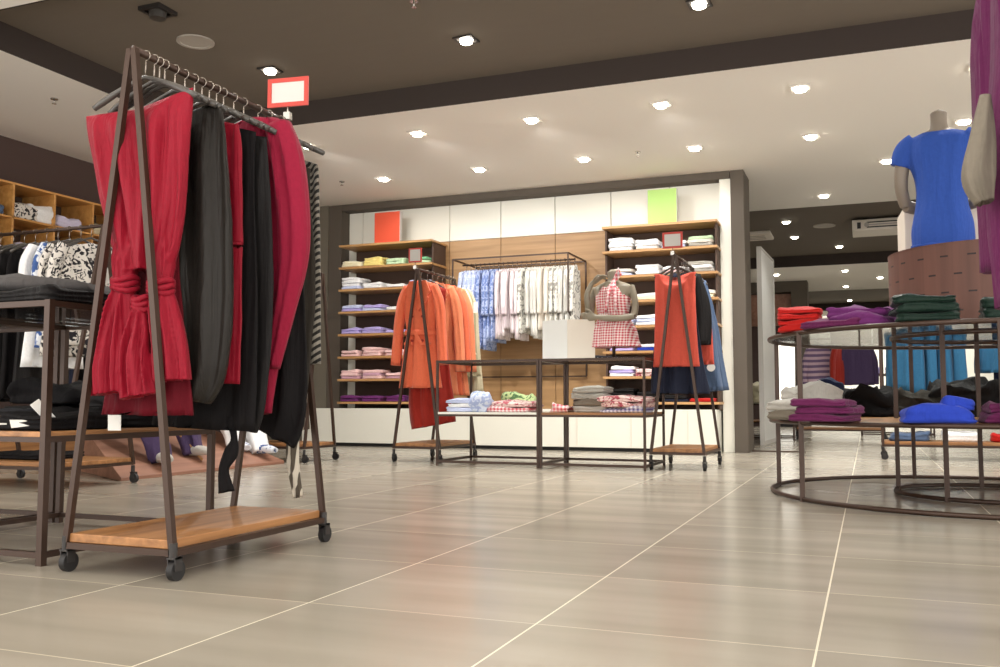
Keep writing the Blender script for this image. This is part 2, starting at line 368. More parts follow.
# ------------------------------------------------------------------ room
Z1, Z2 = 3.0, 3.2
struct(box((-9,-1.6,-.1), (6,34,0)).build('floor', 'floor'))
struct(box((-7.9,6.9,Z1), (6,12.3,Z2+.15)).build('ceiling', 'ceil_white'))
struct(box((-7.9,-1.6,Z1), (-5.6,6.9,Z2+.15)).build('ceiling', 'ceil_white'))
struct(box((-5.6,-1.6,Z1), (6,4.12,Z2+.15)).build('ceiling', 'ceil_white'))
struct(box((-5.6,4.12,Z2), (6,6.9,Z2+.15)).build('ceiling', 'ceil_dark'))
struct(box((-3.5,12.3,Z2), (6,17.8,Z2+.15)).build('ceiling', 'ceil_dark'))
struct(box((-3.5,17.8,Z1), (6,22,Z2+.15)).build('ceiling', 'ceil_white'))
struct(box((-3.5,22,Z2), (6,27,Z2+.15)).build('ceiling', 'ceil_dark'))
struct(box((-3.5,27,Z1), (6,31.2,Z2+.15)).build('ceiling', 'ceil_white'))
# dark painted drops between the two ceiling levels
struct(box((-5.6,6.885,Z1), (6,6.9,Z2)).build('trim_1', 'ceil_face'))
struct(box((-5.6,4.12,Z1), (-5.585,6.885,Z2)).build('trim_2', 'ceil_face'))
struct(box((-5.585,4.12,Z1), (6,4.135,Z2)).build('trim_3', 'ceil_face'))
struct(box((-3.5,12.3,Z1), (6,12.315,Z2)).build('trim_4', 'ceil_face'))
struct(box((-3.5,17.785,Z1), (6,17.8,Z2)).build('trim_5', 'ceil_face'))
struct(box((-3.5,22,Z1), (6,22.015,Z2)).build('trim_6', 'ceil_face'))
struct(box((-3.5,26.985,Z1), (6,27,Z2)).build('trim_7', 'ceil_face'))
# left wall
struct(box((-7.6,2,0), (-7.42,12.4,Z1)).build('wall_left', 'wall_brown'))
# back wall with its lit recess
WB = 10.2
struct(box((-7.42,WB+.02,0), (-1.315,WB+.3,Z1)).build('wall_back', 'frame_grey'))
struct(box((-7.42,9.98,0), (-6.28,WB+.02,Z1)).build('wall_back_column', 'wall_grey'))
struct(box((-6.28,10.0,0), (-6.1,WB+.02,Z1)).build('trim_8', 'frame_grey', bevel=.004))
struct(box((-6.1,10.0,2.92), (-1.315,WB+.02,Z1)).build('trim_9', 'frame_grey', bevel=.004))
struct(box((-1.31,10.0,0), (-1.17,WB+.3,Z1)).build('trim_10', 'frame_grey', bevel=.004))
yb = WB+.02
xs = [-6.1,-5.9,-5.38,-4.69,-4.02,-3.34,-2.67,-2.0,-1.43]
for i in range(len(xs)-1):
    struct(box((xs[i]+.004,yb-.03,2.48), (xs[i+1]-.004,yb,2.92)).build('wall_back_white_panel', 'white_panel', bevel=.003))
    struct(box((xs[i]+.003,yb-.03,.44), (xs[i+1]-.003,yb,2.476)).build('wall_back_wood_panel', 'wall_wood' if i else 'white_panel', bevel=.003))
struct(box((-6.08,9.985,0), (-1.45,yb-.032,.435)).build('wall_back_ledge', 'white_gloss'))
struct(box((-1.43,10.03,0), (-1.31,WB+.01,2.92)).build('wall_back_white_edge', 'white_panel', bevel=.003))
pl = MB()
pl.box((-6.45,9.72,.04), (-1.45,9.97,.45))
o = pl.build('display_plinth', 'white_gloss', bevel=.004); tag(o, 'long glossy white plinth running along the foot of the back wall', 'plinth')
box((-6.4,9.75,0), (-1.47,9.96,.04)).build('plinth_base', 'rubber', o)
for x in (-4.6,-2.95,-2.35,-1.75): box((x,9.716,.06), (x+.006,9.722,.44)).build('seam', 'card_beige', o)
# threshold strip in floor
struct(box((-1.17,10.3,0), (-.62,10.33,.012)).build('trim_11', 'steel'))
# rear of the shop
struct(box((-3.5,20.2,0), (-1.1,20.4,Z1)).build('wall_rear', 'wall_brown'))
struct(box((-3.5,19.9,2.78), (-1.1,20.2,Z1)).build('trim_12', 'frame_grey'))
struct(box((-1.42,19.9,0), (-1.1,20.2,2.78)).build('trim_13', 'frame_grey'))
for x0, x1 in ((-3.2,-2.5),(-2.49,-1.8),(-1.79,-1.43)):
    struct(box((x0,20.1,2.1), (x1,20.2,2.76)).build('wall_rear_wood_panel', 'pink_wood', bevel=.004))
struct(box((-3.5,31,0), (6,31.2,Z1)).build('wall_far', 'white_panel'))
struct(box((-3.65,10.5,0), (-3.5,31,Z2)).build('wall_side', 'wall_grey'))
struct(box((5.9,9,0), (6,31,Z2)).build('wall_right', 'white_panel'))
for x0 in (-1.05,.2,1.45,2.7): struct(box((x0,30.9,2.3),(x0+1.2,31,2.75)).build('wall_far_panel','frame_grey'))

# ------------------------------------------------------------------ lights
def spot(parent, loc, aim, watts, ang=110, blend=.6, col=(1,.965,.92), r=.04):
    l = bpy.data.lights.new('downlight_or_fill_lamp', 'SPOT'); l.energy = watts*.6; l.spot_size = R(ang); l.spot_blend = blend; l.color = col; l.shadow_soft_size = r
    o = bpy.data.objects.new('downlight_or_fill_lamp', l); C.objects.link(o)
    o.location = loc; d = Vector(aim)-Vector(loc); o.rotation_euler = d.to_track_quat('-Z','Y').to_euler()
    return o
rim_m = MB().box((-.075,-.055,-.012),(-.055,.055,0)).box((.055,-.055,-.012),(.075,.055,0)).box((-.075,-.075,-.012),(.075,-.055,0)).box((-.075,.055,-.012),(.075,.075,0))
M['bulb_off'] = plain('bulb_unlit', (70, 66, 62), .3)
def dl_proto(rim, off=False):
    e = bpy.data.objects.new('recessed_downlight', None); C.objects.link(e)
    rim_m.build('frame', rim, e); MB().disc((0,0,-.03),.044,.024,20,.05).build('lamp', 'bulb_off' if off else 'bulb', e)
    MB().box((-.055,-.055,-.004),(.055,.055,0)).build('backing', 'lamp_metal', e)
    return e
protos = {}
def downlight(x, y, z, aim, watts, label, rim='lamp_white', group=None, **k):
    if rim not in protos: e = protos[rim] = dl_proto(rim)
    else: e = copy_tree(protos[rim])
    e.location = (x,y,z); tag(e, label, 'ceiling light', group)
    e.rotation_euler = (0,0,R(rnd.uniform(-6,6)))
    if watts: spot(None, (x,y,z-.05), aim, watts, **k)
names_near = ['far left end', 'second from the left', 'third from the left', 'fourth from the left', 'fifth from the left', 'right end']
for i, x in enumerate((-4.95,-3.78,-2.67,-1.53,-.43,.83)):
    tgt = (x, WB, .9) if x < -1.2 else (x, 9.5, 0)
    downlight(x, 7.5, Z1, tgt if x < -1.2 else (x,6.9,0), 92 if x < -1.2 else 60, 'lit spotlight in the nearer row of the white ceiling, '+names_near[i], group='spotlights in the white ceiling', ang=100)
    spot(None, (x,7.5,Z1-.06), (x,7.5,0), 110, ang=150, blend=.9)  # extra fill lamp without a fitting, added to brighten floor and ceiling
for i, x in enumerate((-4.92,-3.77,-2.62,-1.5,-.43,.85)):
    downlight(x, 8.94, Z1, (x,10.2,1.3) if x < -1.2 else (x,9.5,0), 34 if x < -1.2 else 120, 'lit spotlight in the farther row of the white ceiling, '+names_near[i], group='spotlights in the white ceiling', ang=104 if x < -1.2 else 115)
downlight(.245, 10.15, Z1, (.2,9,0), 50, 'bright round spotlight beside the blue T-shirt mannequin', group='spotlights in the white ceiling')
downlight(-.426, 11.63, Z1, (-.4,12,0), 50, 'lit spotlight near the far edge of the white ceiling', group='spotlights in the white ceiling')
dark = [(-2.68,6.1,'bright spotlight in the dark ceiling, centre of the photo'),(-.98,6.1,'spotlight at the top edge right of centre in the dark ceiling'),(-4.4,6.1,'spotlight in the dark ceiling above the red framed sign')]
for x, y, lb in dark: downlight(x, y, Z2, (x,5,0), 120, lb, 'lamp_metal', 'spotlights in the dark ceiling', ang=125)
e = dl_proto('lamp_metal', True); e.location = (-4.42,4.85,Z2); e.scale = (1.2,1.2,2.2); tag(e, 'unlit black square spotlight fitting at the top left of the dark ceiling', 'ceiling light')
for x, y in ((.8,6.1),(2.2,6.1)): spot(None, (x,y,Z2-.05), (x,5.4,0), 60)
for x, y in ((-5.2,3.2),(-3.4,2.6),(-1.6,1.6),(-.4,3.2),(1.2,2.6),(-2.2,.2),(.6,.4),(3,3)): spot(None, (x,y,Z1-.05), (x+.2,y+.6,0), 50, ang=125)
for x, y, lb in ((-1.06,14.86-.6,'first small spotlight in the second dark ceiling, left'),(-1.04,15.65,'small spotlight below the first in the second dark ceiling'),(-.39,16.9,'small spotlight right in the second dark ceiling')):
    downlight(x, y, Z2, (x,y,0), 70, lb, 'lamp_white', 'spotlights in the rear ceilings')
for x, y, lb in ((-.34,18.6,'tiny spotlight in the rear white ceiling'),(-.38,21.2,'brighter spotlight lower in the rear white ceiling'),(.29,19.9,'spotlight in the rear white ceiling beside the brown drum'),(-1.6,18.7,'tiny spotlight in the rear white ceiling left of the others')):
    downlight(x, y, Z1, (x,y,0), 80, lb, 'lamp_white', 'spotlights in the rear ceilings')
for x, y, z, lb in ((-.38,26.2,Z2,'spotlight in the third dark ceiling above the purple garments'),(-.42,29.5,Z1,'lowest and farthest spotlight above the purple garments')):
    downlight(x, y, z, (x,y+1,0), 120, lb, 'lamp_white', 'spotlights in the rear ceilings')
for x in (.8,2.4): 
    for y in (14.5,19.5,28): spot(None, (x,y,2.95), (x,y+.5,0), 130, ang=130)

w = bpy.data.worlds.new('shop_air'); scene.world = w; w.use_nodes = True
w.node_tree.nodes['Background'].inputs['Color'].default_value = (.97,.94,.9,1); w.node_tree.nodes['Background'].inputs['Strength'].default_value = 2.5

# ceiling fittings
v = MB().ringplate((0,0),0.11,.135,-.012,0).disc((0,0,-.006),.112,.006,40)
o = v.build('ceiling_speaker', 'grille', loc=(-4.56,5.4,Z2)); tag(o, 'round pale speaker grille in the dark ceiling at the upper left', 'speaker')
o = MB().ringplate((0,0),.13,.16,-.015,0).disc((0,0,-.01),.13,.01,40).build('ceiling_speaker', 'grille', loc=(-.55,14.8,Z2)); tag(o, 'round pale speaker grille in the farther dark ceiling', 'speaker')
def sprinkler(x, y, z, lb):
    o = MB().disc((0,0,-.012),.03,.012,16).tube([(0,0,-.01),(0,0,-.045)],.007).disc((0,0,-.05),.018,.004,12).build('fire_sprinkler', 'chrome', loc=(x,y,z+.004)); tag(o, lb, 'sprinkler', 'ceiling sprinklers')
sprinkler(-2.74,5.37,Z2,'small chrome sprinkler in the dark ceiling at the top edge'); sprinkler(-2.054,8.9,Z1,'small sprinkler in the white ceiling right of centre')
sprinkler(-5.43,8.9,Z1,'small sprinkler in the white ceiling above the left wall shelves'); sprinkler(-6.1,5.55,Z1,'small sprinkler in the white ceiling at the left edge')
e = empty('ceiling_air_unit', (.25,14.3,3.0), 'white suspended air conditioner with slotted front below the dark ceiling', 'air conditioner')
MB().box((-.4,0,0),(.5,.6,.16)).build('casing', 'card_beige', e, bevel=.012)
for k in range(3): box((-.2,-.008,.035+.035*k),(.48,.002,.052+.035*k)).build('louvre', 'lamp_metal' if k != 1 else 'grille', e)
MB().box((-.33,-.006,.03),(-.28,.002,.12)).build('control_panel', 'lamp_metal', e); MB().disc((-.2,.0,.08),.035,.01,20,rot=Matrix.Rotation(PI/2,3,'X')).build('dial', 'grille', e)
box((-.2,.2,.16),(.3,.4,.2)).build('mounting_bracket', 'grille', e)
e = empty('ceiling_air_cassette', (-1.65,15.2,Z2), 'square pale air vent cassette beside the grey wall end', 'air vent')
MB().box((-.3,-.3,-.06),(.3,.3,0)).build('cassette', 'card_beige', e, bevel=.02)
for k in range(3): MB().box((-.2,-.18+.14*k,-.066),(.2,-.13+.14*k,-.059)).build('slot', 'grille', e)

# ------------------------------------------------------------------ furniture kit
def caster(parent, x, y, rz=0):
    c = MB().disc((x,y,.07),.013,.045,14).box((x-.016,y-.008,.03),(x-.012,y+.024,.072)).box((x+.012,y-.008,.03),(x+.016,y+.024,.072)).box((x-.016,y-.012,.066),(x+.016,y+.02,.072)).build('caster', 'lamp_metal', parent)
    MB().disc((x-.011,y+.012,.031),.031,.022,20,rot=Matrix.Rotation(PI/2,3,'Y')).build('wheel', 'rubber', c)
    return c
def rack(loc, W, Ln, H, label, rz=0, over=0, bz=.13, bt=.028, inset=0, t=.022):
    """A-frame rail: local y along the rail, W across the feet"""
    e = empty('clothes_rack', loc, label, 'clothes rack', None, rz)
    for y in (inset, Ln-inset):
        for sx in (-1,1):
            MB().bar((sx*W/2,y,bz-.01),(sx*.008,y,H),t).build('leg', 'steel', e)
    m = MB().tube([(0,-over,H),(0,Ln+over,H)],.012,12)
    m.build('rail', 'steel', e)
    f = MB()
    for sx in (-1,1): f.bar((sx*W/2,inset,bz),(sx*W/2,Ln-inset,bz),.02)
    for y in (inset, Ln-inset): f.bar((-W/2,y,bz),(W/2,y,bz),.02)
    f.build('base_frame', 'steel', e)
    MB().box((-W/2+.012,inset+.0,bz+.01),(W/2-.012,Ln-inset,bz+.01+bt)).build('shelf_board', 'board_wood', e, bevel=.003)
    for y in (inset, Ln-inset):
        for sx in (-1,1): caster(e, sx*W/2, y)
    return e
def table(x0, x1, y0, y1, H, label, sz=.42, top='glass', shelf='board_wood_x', t=.024, feet=.0):
    e = empty('display_table', ((x0+x1)/2,(y0+y1)/2,0), label, 'display table'); a, b = (x1-x0)/2, (y1-y0)/2
    for sx in (-1,1):
        for sy in (-1,1): MB().box((sx*a-t/2 if sx<0 else a-t/2, sy*b-t/2, 0),(sx*a+t/2, sy*b+t/2, H)).build('leg', 'steel', e)
    for z, nm in ((H-.012,'top_frame'),(.035,'base_frame'),(sz-.012,'shelf_frame')):
        f = MB(); k = .02
        for sy in (-1,1): f.bar((-a,sy*b,z),(a,sy*b,z),k)
        for sx in (-1,1): f.bar((sx*a,-b,z),(sx*a,b,z),k)
        f.build(nm, 'steel', e)
    MB().box((-a+.012,-b+.012,H-.008),(a-.012,b-.012,H)).build('glass_top', 'glass', e)
    MB().box((-a+.01,-b-.012,sz-.004),(a-.01,b+.012,sz+.014)).build('lower_shelf', shelf, e, bevel=.002)
    return e
hanger_mesh = {}
def hanger(loc, rz, label, w=.21, group='clothes hangers', small=False):
    key = (w, small)
    if key not in hanger_mesh:
        m = MB()
        pts = [(sx*w*abs(k)/6 if k else 0, 0, -.075-.085*(abs(k)/6)**1.25) for sx, k in [(-1,-6),(-1,-5),(-1,-4),(-1,-3),(-1,-2),(-1,-1),(1,0),(1,1),(1,2),(1,3),(1,4),(1,5),(1,6)]]
        r = [.010,.012,.012,.010,.008,.007,.008,.007,.008,.010,.012,.012,.010]
        if small: r = [q*.8 for q in r]
        m.tube(pts, r, 6 if small else 10)
        hm = m.mesh('hanger_arms', 'hanger')
        hk = MB().tube([(0,0,-.08),(0,0,-.03)]+[(math.sin(a)*.017,0,-.002-.017*0+math.cos(a)*.017) for a in [R(q) for q in (180,150,120,90,60,30,0,-30,-60,-90)]], .0026 if not small else .004, 6).mesh('hanger_hook', 'hook')
        hanger_mesh[key] = (hm, hk)
    hm, hk = hanger_mesh[key]
    o = bpy.data.objects.new('clothes_hanger', hm); C.objects.link(o); o.location = loc; o.rotation_euler = (0,0,rz); tag(o, label, 'hanger', group)
    h = bpy.data.objects.new('hook', hk); C.objects.link(h); h.parent = o
    return o
def garment(name, mb, mat, loc, rz, label, cat, group=None):
    o = mb.build(name, mat, None, loc, rz); tag(o, label, cat, group); return o

shoulder = lambda drop, scoop=.0: (lambda x: -drop*abs(x)**1.3 - scoop*max(0, 1-(x/.72)**4))
def body(m, prof, fold=.5, nf=7, seed=0, drop=.05, scoop=0, seg=36, sub=5, lump=.004, dx=0):
    m.limb([(p[3] if len(p) > 3 else 0, 0, p[0]) for p in prof], [(p[1], p[2]) for p in prof], seg=seg, sub=sub, fold=fold, nf=nf, seed=seed, top=shoulder(drop, scoop), lump=lump)
    return m
def sleeve(m, sx, x0, z0, L_, out=.06, r=.05, seed=0, fold=.3, seg=18, y=0, fy=0):
    m.limb([(sx*(x0-.03),y,z0),(sx*(x0+out*.5),y+fy*.3,z0-L_*.3),(sx*(x0+out),y+fy*.7,z0-L_*.65),(sx*(x0+out*1.05),y+fy,z0-L_)], [(r*.9,r*.8),(r,r*.75),(r*.9,r*.7),(r*.8,r*.62)], seg=seg, fold=fold, nf=5, seed=seed, lump=.004)

def remesh(o, vox, it=6):
    r = o.modifiers.new('remesh', 'REMESH'); r.mode = 'VOXEL'; r.voxel_size = vox; r.use_smooth_shade = True
    s = o.modifiers.new('smooth', 'SMOOTH'); s.iterations = it; s.factor = .5
# ------------------------------------------------------------------ rack A : red and black dresses, foreground left
AX, AY0, AL = -2.195, 2.3, .84
AH = 1.69
rack((AX,AY0,0), .43, AL, AH, 'tall wheeled bronze rack holding red and black dresses in the left foreground', t=.02, bz=.085)
def hangA(y, lb, rz=0, w=.205): return hanger((AX,y,AH+.0), rz, 'grey plastic hanger carrying the '+lb, w)
# front: red jumpsuit with knotted legs
m = MB()
m.limb([(-.025,0,-.16),(-.02,0,-.22),(-.005,0,-.35),(.015,0,-.5),(.025,0,-.63),(.025,0,-.72)], [(.215,.02),(.21,.034),(.19,.042),(.165,.042),(.135,.04),(.1,.032)], seg=120, sub=8, fold=.42, nf=9, seed=2, top=lambda x: .006*x+.012*max(0,x-.3)-.04*max(0,1-x*x), lump=.003, fold_in=.3)
m.limb([(-.05,0,-.58),(-.055,-.006,-.68),(-.05,-.01,-.78)], [(.04,.018),(.045,.034),(.03,.028)], seg=60, fold=.35, nf=8, seed=5)
m.limb([(-.05,-.01,-.765),(-.058,-.012,-.82),(-.075,-.012,-.93),(-.085,-.01,-1.04),(-.08,-.01,-1.12)], [(.034,.026),(.05,.034),(.068,.036),(.088,.036),(.094,.03)], seg=90, sub=7, fold=.75, nf=6, seed=3, lump=.004, fold_in=.3)
m.limb([(.085,0,-.56),(.09,-.004,-.68),(.09,-.005,-.79)], [(.04,.018),(.045,.034),(.03,.028)], seg=60, fold=.35, nf=8, seed=8)
m.limb([(.09,-.004,-.775),(.1,-.006,-.84),(.125,-.006,-.95),(.135,-.006,-1.08)], [(.032,.026),(.045,.034),(.056,.036),(.07,.032)], seg=90, sub=7, fold=.75, nf=6, seed=6, lump=.004, fold_in=.3)
m.limb([(.02,-.02,-.84),(.02,-.025,-.91),(.01,-.025,-1.0),(.03,-.025,-1.13)], [(.022,.02),(.04,.028),(.055,.03),(.07,.028)], seg=72, sub=7, fold=.75, nf=6, seed=11, lump=.004)
red = garment('red_jumpsuit', m, 'red', (AX,2.36,AH), R(3), 'bright red draped jumpsuit with knotted legs at the front of the rack', 'jumpsuit'); remesh(red, .0042, 3)
k = MB()
for (cx, cz, rr) in ((-.05,-.765,.036),(.09,-.78,.034),(.02,-.83,.026)):
    for j in range(3): k.tube([(cx+math.cos(a)*rr*1.1, -.008+math.sin(a)*rr, cz+.016*(j-1)+.007*math.sin(2*a+j)) for a in [2*PI*q/16 for q in range(16)]], .0105, 8, True)
k.build('knot', 'red', red)
hangA(2.36, 'bright red jumpsuit at the front of the rack', R(3))
def rackA_dress(y, prof, mat, lb, cat, name='hanging_dress', rz=0, seed=0, fold=.45, nf=8, drop=.04, scoop=.03, extra=None, hang=True):
    m = body(MB(), prof, fold=fold, nf=nf, seed=seed, drop=drop, scoop=scoop, seg=56, sub=7)
    if extra: extra(m)
    o = garment(name, m, mat, (AX,y,AH), rz, lb, cat)
    if hang: hangA(y, lb.split(' hanging')[0], rz)
    return o
rackA_dress(2.425, [(-.17,.14,.018,-.04),(-.3,.13,.02,-.04),(-.6,.12,.02,-.03),(-.9,.14,.022,-.02),(-1.19,.19,.024,-.02)], 'red_dark', 'long dark red dress hanging just behind the front jumpsuit', 'dress', seed=4)
rackA_dress(2.50, [(-.135,.21,.025),(-.3,.215,.035,.01),(-.6,.225,.04,.03),(-.9,.225,.045,.04),(-1.08,.20,.045,.035),(-1.125,.15,.04,.03)], 'satin', 'sheer black satin dress hanging third on the foreground rack', 'dress', rz=R(-3), seed=7, nf=9, fold=.5)
rackA_dress(2.60, [(-.16,.19,.02),(-.3,.2,.025,.01),(-.6,.2,.03,.02),(-.63,.198,.028,.02),(-.9,.2,.03,.02),(-1.08,.2,.03,.015)], 'red', 'plain red dress hanging between two black ones', 'dress', seed=9, fold=.3, scoop=.06)
rackA_dress(2.68, [(-.15,.2,.022),(-.4,.2,.03),(-.8,.2,.035,.02),(-1.24,.215,.035,.0)], 'black2', 'long matt black dress hanging behind the plain red dress', 'dress', seed=10, rz=R(4))
rackA_dress(2.76, [(-.16,.2,.022),(-.4,.205,.03,.01),(-.8,.215,.035,.02),(-1.1,.2,.03,.02),(-1.22,.19,.03,0)], 'black', 'black sleeveless dress hanging in front of the crimson coat', 'dress', seed=12, rz=R(-2))
def coat_sleeve(m):
    m.limb([(.17,-.015,-.12),(.215,-.02,-.25),(.245,-.02,-.45),(.25,-.02,-.62),(.215,-.02,-.8),(.16,-.015,-1.02)], [(.05,.05),(.06,.055),(.062,.05),(.055,.045),(.042,.035),(.03,.025)], seg=32, sub=6, fold=.35, nf=6, seed=3)
o = rackA_dress(2.88, [(-.075,.12,.025,.03),(-.12,.18,.04,.03),(-.4,.22,.06,.02),(-.65,.225,.06,.02),(-.95,.19,.05,.0),(-1.2,.13,.035,.02)], 'crimson', 'crimson coat hanging in the middle of the foreground rack', 'coat', name='crimson_coat', seed=14, fold=.3, nf=6, extra=coat_sleeve, scoop=0)
MB().tube([(.235,-.055,-.47),(.225,-.06,-.5),(.232,-.055,-.53)], .008, 8).build('cuff_tie', 'crimson', o)
rackA_dress(2.97, [(-.15,.2,.022),(-.4,.2,.03),(-.8,.21,.035,.02),(-1.15,.22,.04,.02),(-1.24,.2,.035,0)], 'black2', 'wide black dress hanging behind the crimson coat', 'dress', seed=16)
rackA_dress(3.04, [(-.2,.2,.022),(-.4,.2,.03),(-.7,.19,.035,.03),(-1.1,.17,.03,.03)], 'olive', 'olive black dress hanging near the far end of the rack', 'dress', seed=18)
m = body(MB(), [(-.15,.18,.02),(-.3,.19,.03,.0),(-.6,.185,.035,.015),(-1.0,.18,.035,.02)], fold=.6, nf=6, seed=21, seg=48, sub=6)
sd = garment('striped_dress', m, 'zebra', (AX,3.12,AH), 0, 'black and white striped dress with trailing tie at the far rack end', 'dress')
MB().limb([(.12,0,-.95),(.1,0,-1.15),(.09,-.01,-1.35),(.12,-.01,-1.52)], [(.035,.02),(.028,.02),(.026,.018),(.02,.012)], seg=28, sub=6, fold=.6, nf=5, seed=4).build('trailing_tie', 'zebra_up', sd)
hangA(3.12, 'striped dress at the far rack end')
o = MB().limb([(-.0,0,-1.2),(.02,0,-1.27),(.01,0,-1.32),(-.02,0,-1.38),(-.01,.005,-1.46)], [(.02,.012),(.012,.01),(.028,.016),(.02,.012),(.034,.012)], seg=20, sub=5, fold=.4, nf=4, seed=2).build('dangling_sash', 'black2', None, (-2.075,2.68,AH)); tag(o, 'black knotted sash dangling below the dresses of the foreground rack', 'sash')
for y in (2.40,2.45,2.55,2.64,2.72,2.82): hanger((AX,y,AH), R(rnd.uniform(-9,9)), 'grey plastic hanger crowded on the foreground rail', .2, 'spare hangers on the foreground rail')
def sign(loc, w, h, rz, label, stem=.05):
    e = empty('sign_holder', loc, label, 'sign', None, rz)
    MB().box((-.014,-.012,-.01),(.014,.012,.02)).tube([(0,0,.0),(0,0,stem)],.004,8).build('clamp', 'chrome', e)
    t = w*.1
    MB().box((-w/2,-.004,stem),(w/2,.004,stem+t)).box((-w/2,-.004,stem+h-t),(w/2,.004,stem+h)).box((-w/2,-.004,stem+t),(-w/2+t,.004,stem+h-t)).box((w/2-t,-.004,stem+t),(w/2,.004,stem+h-t)).build('frame', 'sign_red', e)
    MB().box((-w/2+t,-.002,stem+t),(w/2-t,.002,stem+h-t)).build('card', 'card', e)
sign((-2.175,3.14,AH+.012), .18, .12, R(8), 'red framed blank price sign on the foreground rack of dresses', .045)

# ------------------------------------------------------------------ square display tables, left foreground
table(-3.4,-2.57,2.35,3.2,.89, 'square bronze frame table beside the foreground dress rack, dark clothes on it', .43, shelf='board_wood')
table(-4.26,-3.44,2.35,3.2,.89, 'square bronze frame table cut off by the left edge', .43, shelf='board_wood')
def folded(loc, w, d, h, mat, label, cat='folded garment', name='folded_garment', layers=2, seed=None, mess=.006, rz=0, group=None, corner=.25):
    s = rnd.randint(0, 9999) if seed is None else seed
    o = MB().fold(w, d, h, layers, s*.37, mess, corner=corner).build(name, mat, None, loc, rz); return tag(o, label, cat, group)
folded((-2.78,2.56,.891), .4,.4,.05, 'black', 'black folded top on the glass at the near corner of the left table', mess=.014, layers=3)
folded((-2.79,2.99,.891), .4,.38,.06, 'slate', 'dark grey folded top on the glass at the right rear of the left table', mess=.018, layers=3, rz=.2)
folded((-3.2,2.62,.891), .34,.4,.05, 'black', 'black folded top at the left side of the left table glass', mess=.012)
folded((-2.9,2.66,.947), .38,.36,.04, 'greymid', 'dark grey garment lying loosely over the black tops on the left table', mess=.02, rz=.5, layers=1)
folded((-3.2,2.62,.947), .28,.3,.025, 'white', 'white folded top over the black one at the left edge of the photo', mess=.008, rz=.2, layers=1)
for i, (x, y, mt, h, lb) in enumerate([(-2.78,2.55,'black2',.05,'black folded trousers at the near corner of the lower shelf, left table'),(-2.76,2.98,'black2',.07,'black folded trousers at the far right of the lower shelf, left table'),(-3.18,2.6,'slate',.06,'dark folded trousers at the left of the lower shelf, left table'),(-3.15,3.0,'black',.08,'black folded trousers at the far left of the lower shelf, left table')]):
    folded((x,y,.445), .38,.38,h, mt, lb, mess=.014, layers=3)
folded((-2.76,2.98,.523), .34,.34,.05, 'black', 'crumpled black garment on top of the far right lower shelf pile', mess=.03, layers=2, rz=.4)
folded((-3.15,3.0,.534), .34,.32,.06, 'black2', 'crumpled black garment on top of the far left lower shelf pile', mess=.03, layers=2)
def paper_tag(loc, w, h, rx, rz, label, mat='label_white', t=.003):
    o = MB().box((-w/2,-t/2,-h/2),(w/2,t/2,h/2)).build('price_tag', mat, None, loc); o.rotation_euler = (rx,0,rz); return tag(o, label, 'price tag', 'paper tags at the left table')
paper_tag((-2.66,2.42,.51), .035,.09, R(15), R(35), 'cream paper tag leaning on black trousers beside the left table leg').rotation_euler = (R(20),R(-38),R(35))
paper_tag((-2.7,2.37,.468), .09,.03, R(20), R(10), 'white paper label lying at the near shelf edge of the left table')
paper_tag((-2.8,2.37,.462), .06,.02, R(30), R(5), 'small white label at the left edge beside the other shelf labels')
paper_tag((-2.66,3.02,.62), .012,.26, 0, R(30), 'thin white strip tag hanging above the left table lower shelf')
paper_tag((-2.43,2.7,.5), .045,.11, R(5), R(20), 'white tag hanging below the red jumpsuit').location = (-2.42,2.5,.50)

# ------------------------------------------------------------------ wheeled rack with patterned tops, behind the left tables
o = rack((-5.6,4.6,0), .62, 1.02, 1.68, 'wheeled rack of black and floral tops behind the left tables', rz=-PI/2)
def hangX(x, y, z, prof, mat, lb, cat, name='blouse', seed=0, sl=None, rz=PI/2, nf=6, fold=.5, seg=32, w=.19, small=False, drop=.05, scoop=0, grp=None, hg=None):
    m = body(MB(), prof, fold=fold, nf=nf, seed=seed, seg=seg, sub=4, drop=drop, scoop=scoop)
    if sl:
        for s in (-1,1): sleeve(m, s, prof[1][1], -.14, sl, .03, .045, seed+s, seg=14)
    garment(name, m, mat, (x,y,z), rz, lb, cat, grp)
    hanger((x,y,z), rz, 'hanger of the '+(hg or lb), w, small=small)
E_items = [(-5.5,'greymid',-1.05,'grey top','at the left end'),(-5.38,'olive',-1.1,'olive black trousers','first of the dark ones'),(-5.28,'black',-1.14,'black trousers','second of the dark ones'),(-5.18,'black2',-1.12,'black trousers','third of the dark ones'),(-5.08,'black',-1.1,'black trousers','next to the white top'),(-4.98,'white',-.92,'white top','between black trousers and floral tops'),(-4.88,'floral_blue',-.8,'blue floral top','beside the white one'),(-4.78,'floral',-.85,'black and white floral top','middle floral one'),(-4.69,'floral',-.78,'black and white floral top','at the rack end')]
for i, (x, mt, zb, nm, wh) in enumerate(E_items):
    prof = [(-.11,.17,.02),(-.3,.2,.032),(-.6,.21,.038),(zb,.235,.042)]
    hangX(x, 4.6, 1.68, prof, mt, f'{nm} on the rack behind left tables, {wh}', name='blouse' if 'top' in nm else 'trousers', cat='top' if 'top' in nm else 'trousers', seed=i, sl=.35 if 'top' in nm else None, rz=PI/2+rnd.uniform(-.12,.12)+(-.35 if i >= 7 else 0), w=.18, hg=f'{nm}, {wh}')
folded((-5.1,4.6,.17),.5,.4,.04,'black2','black folded garment on the base board of the floral rack',mess=.01)

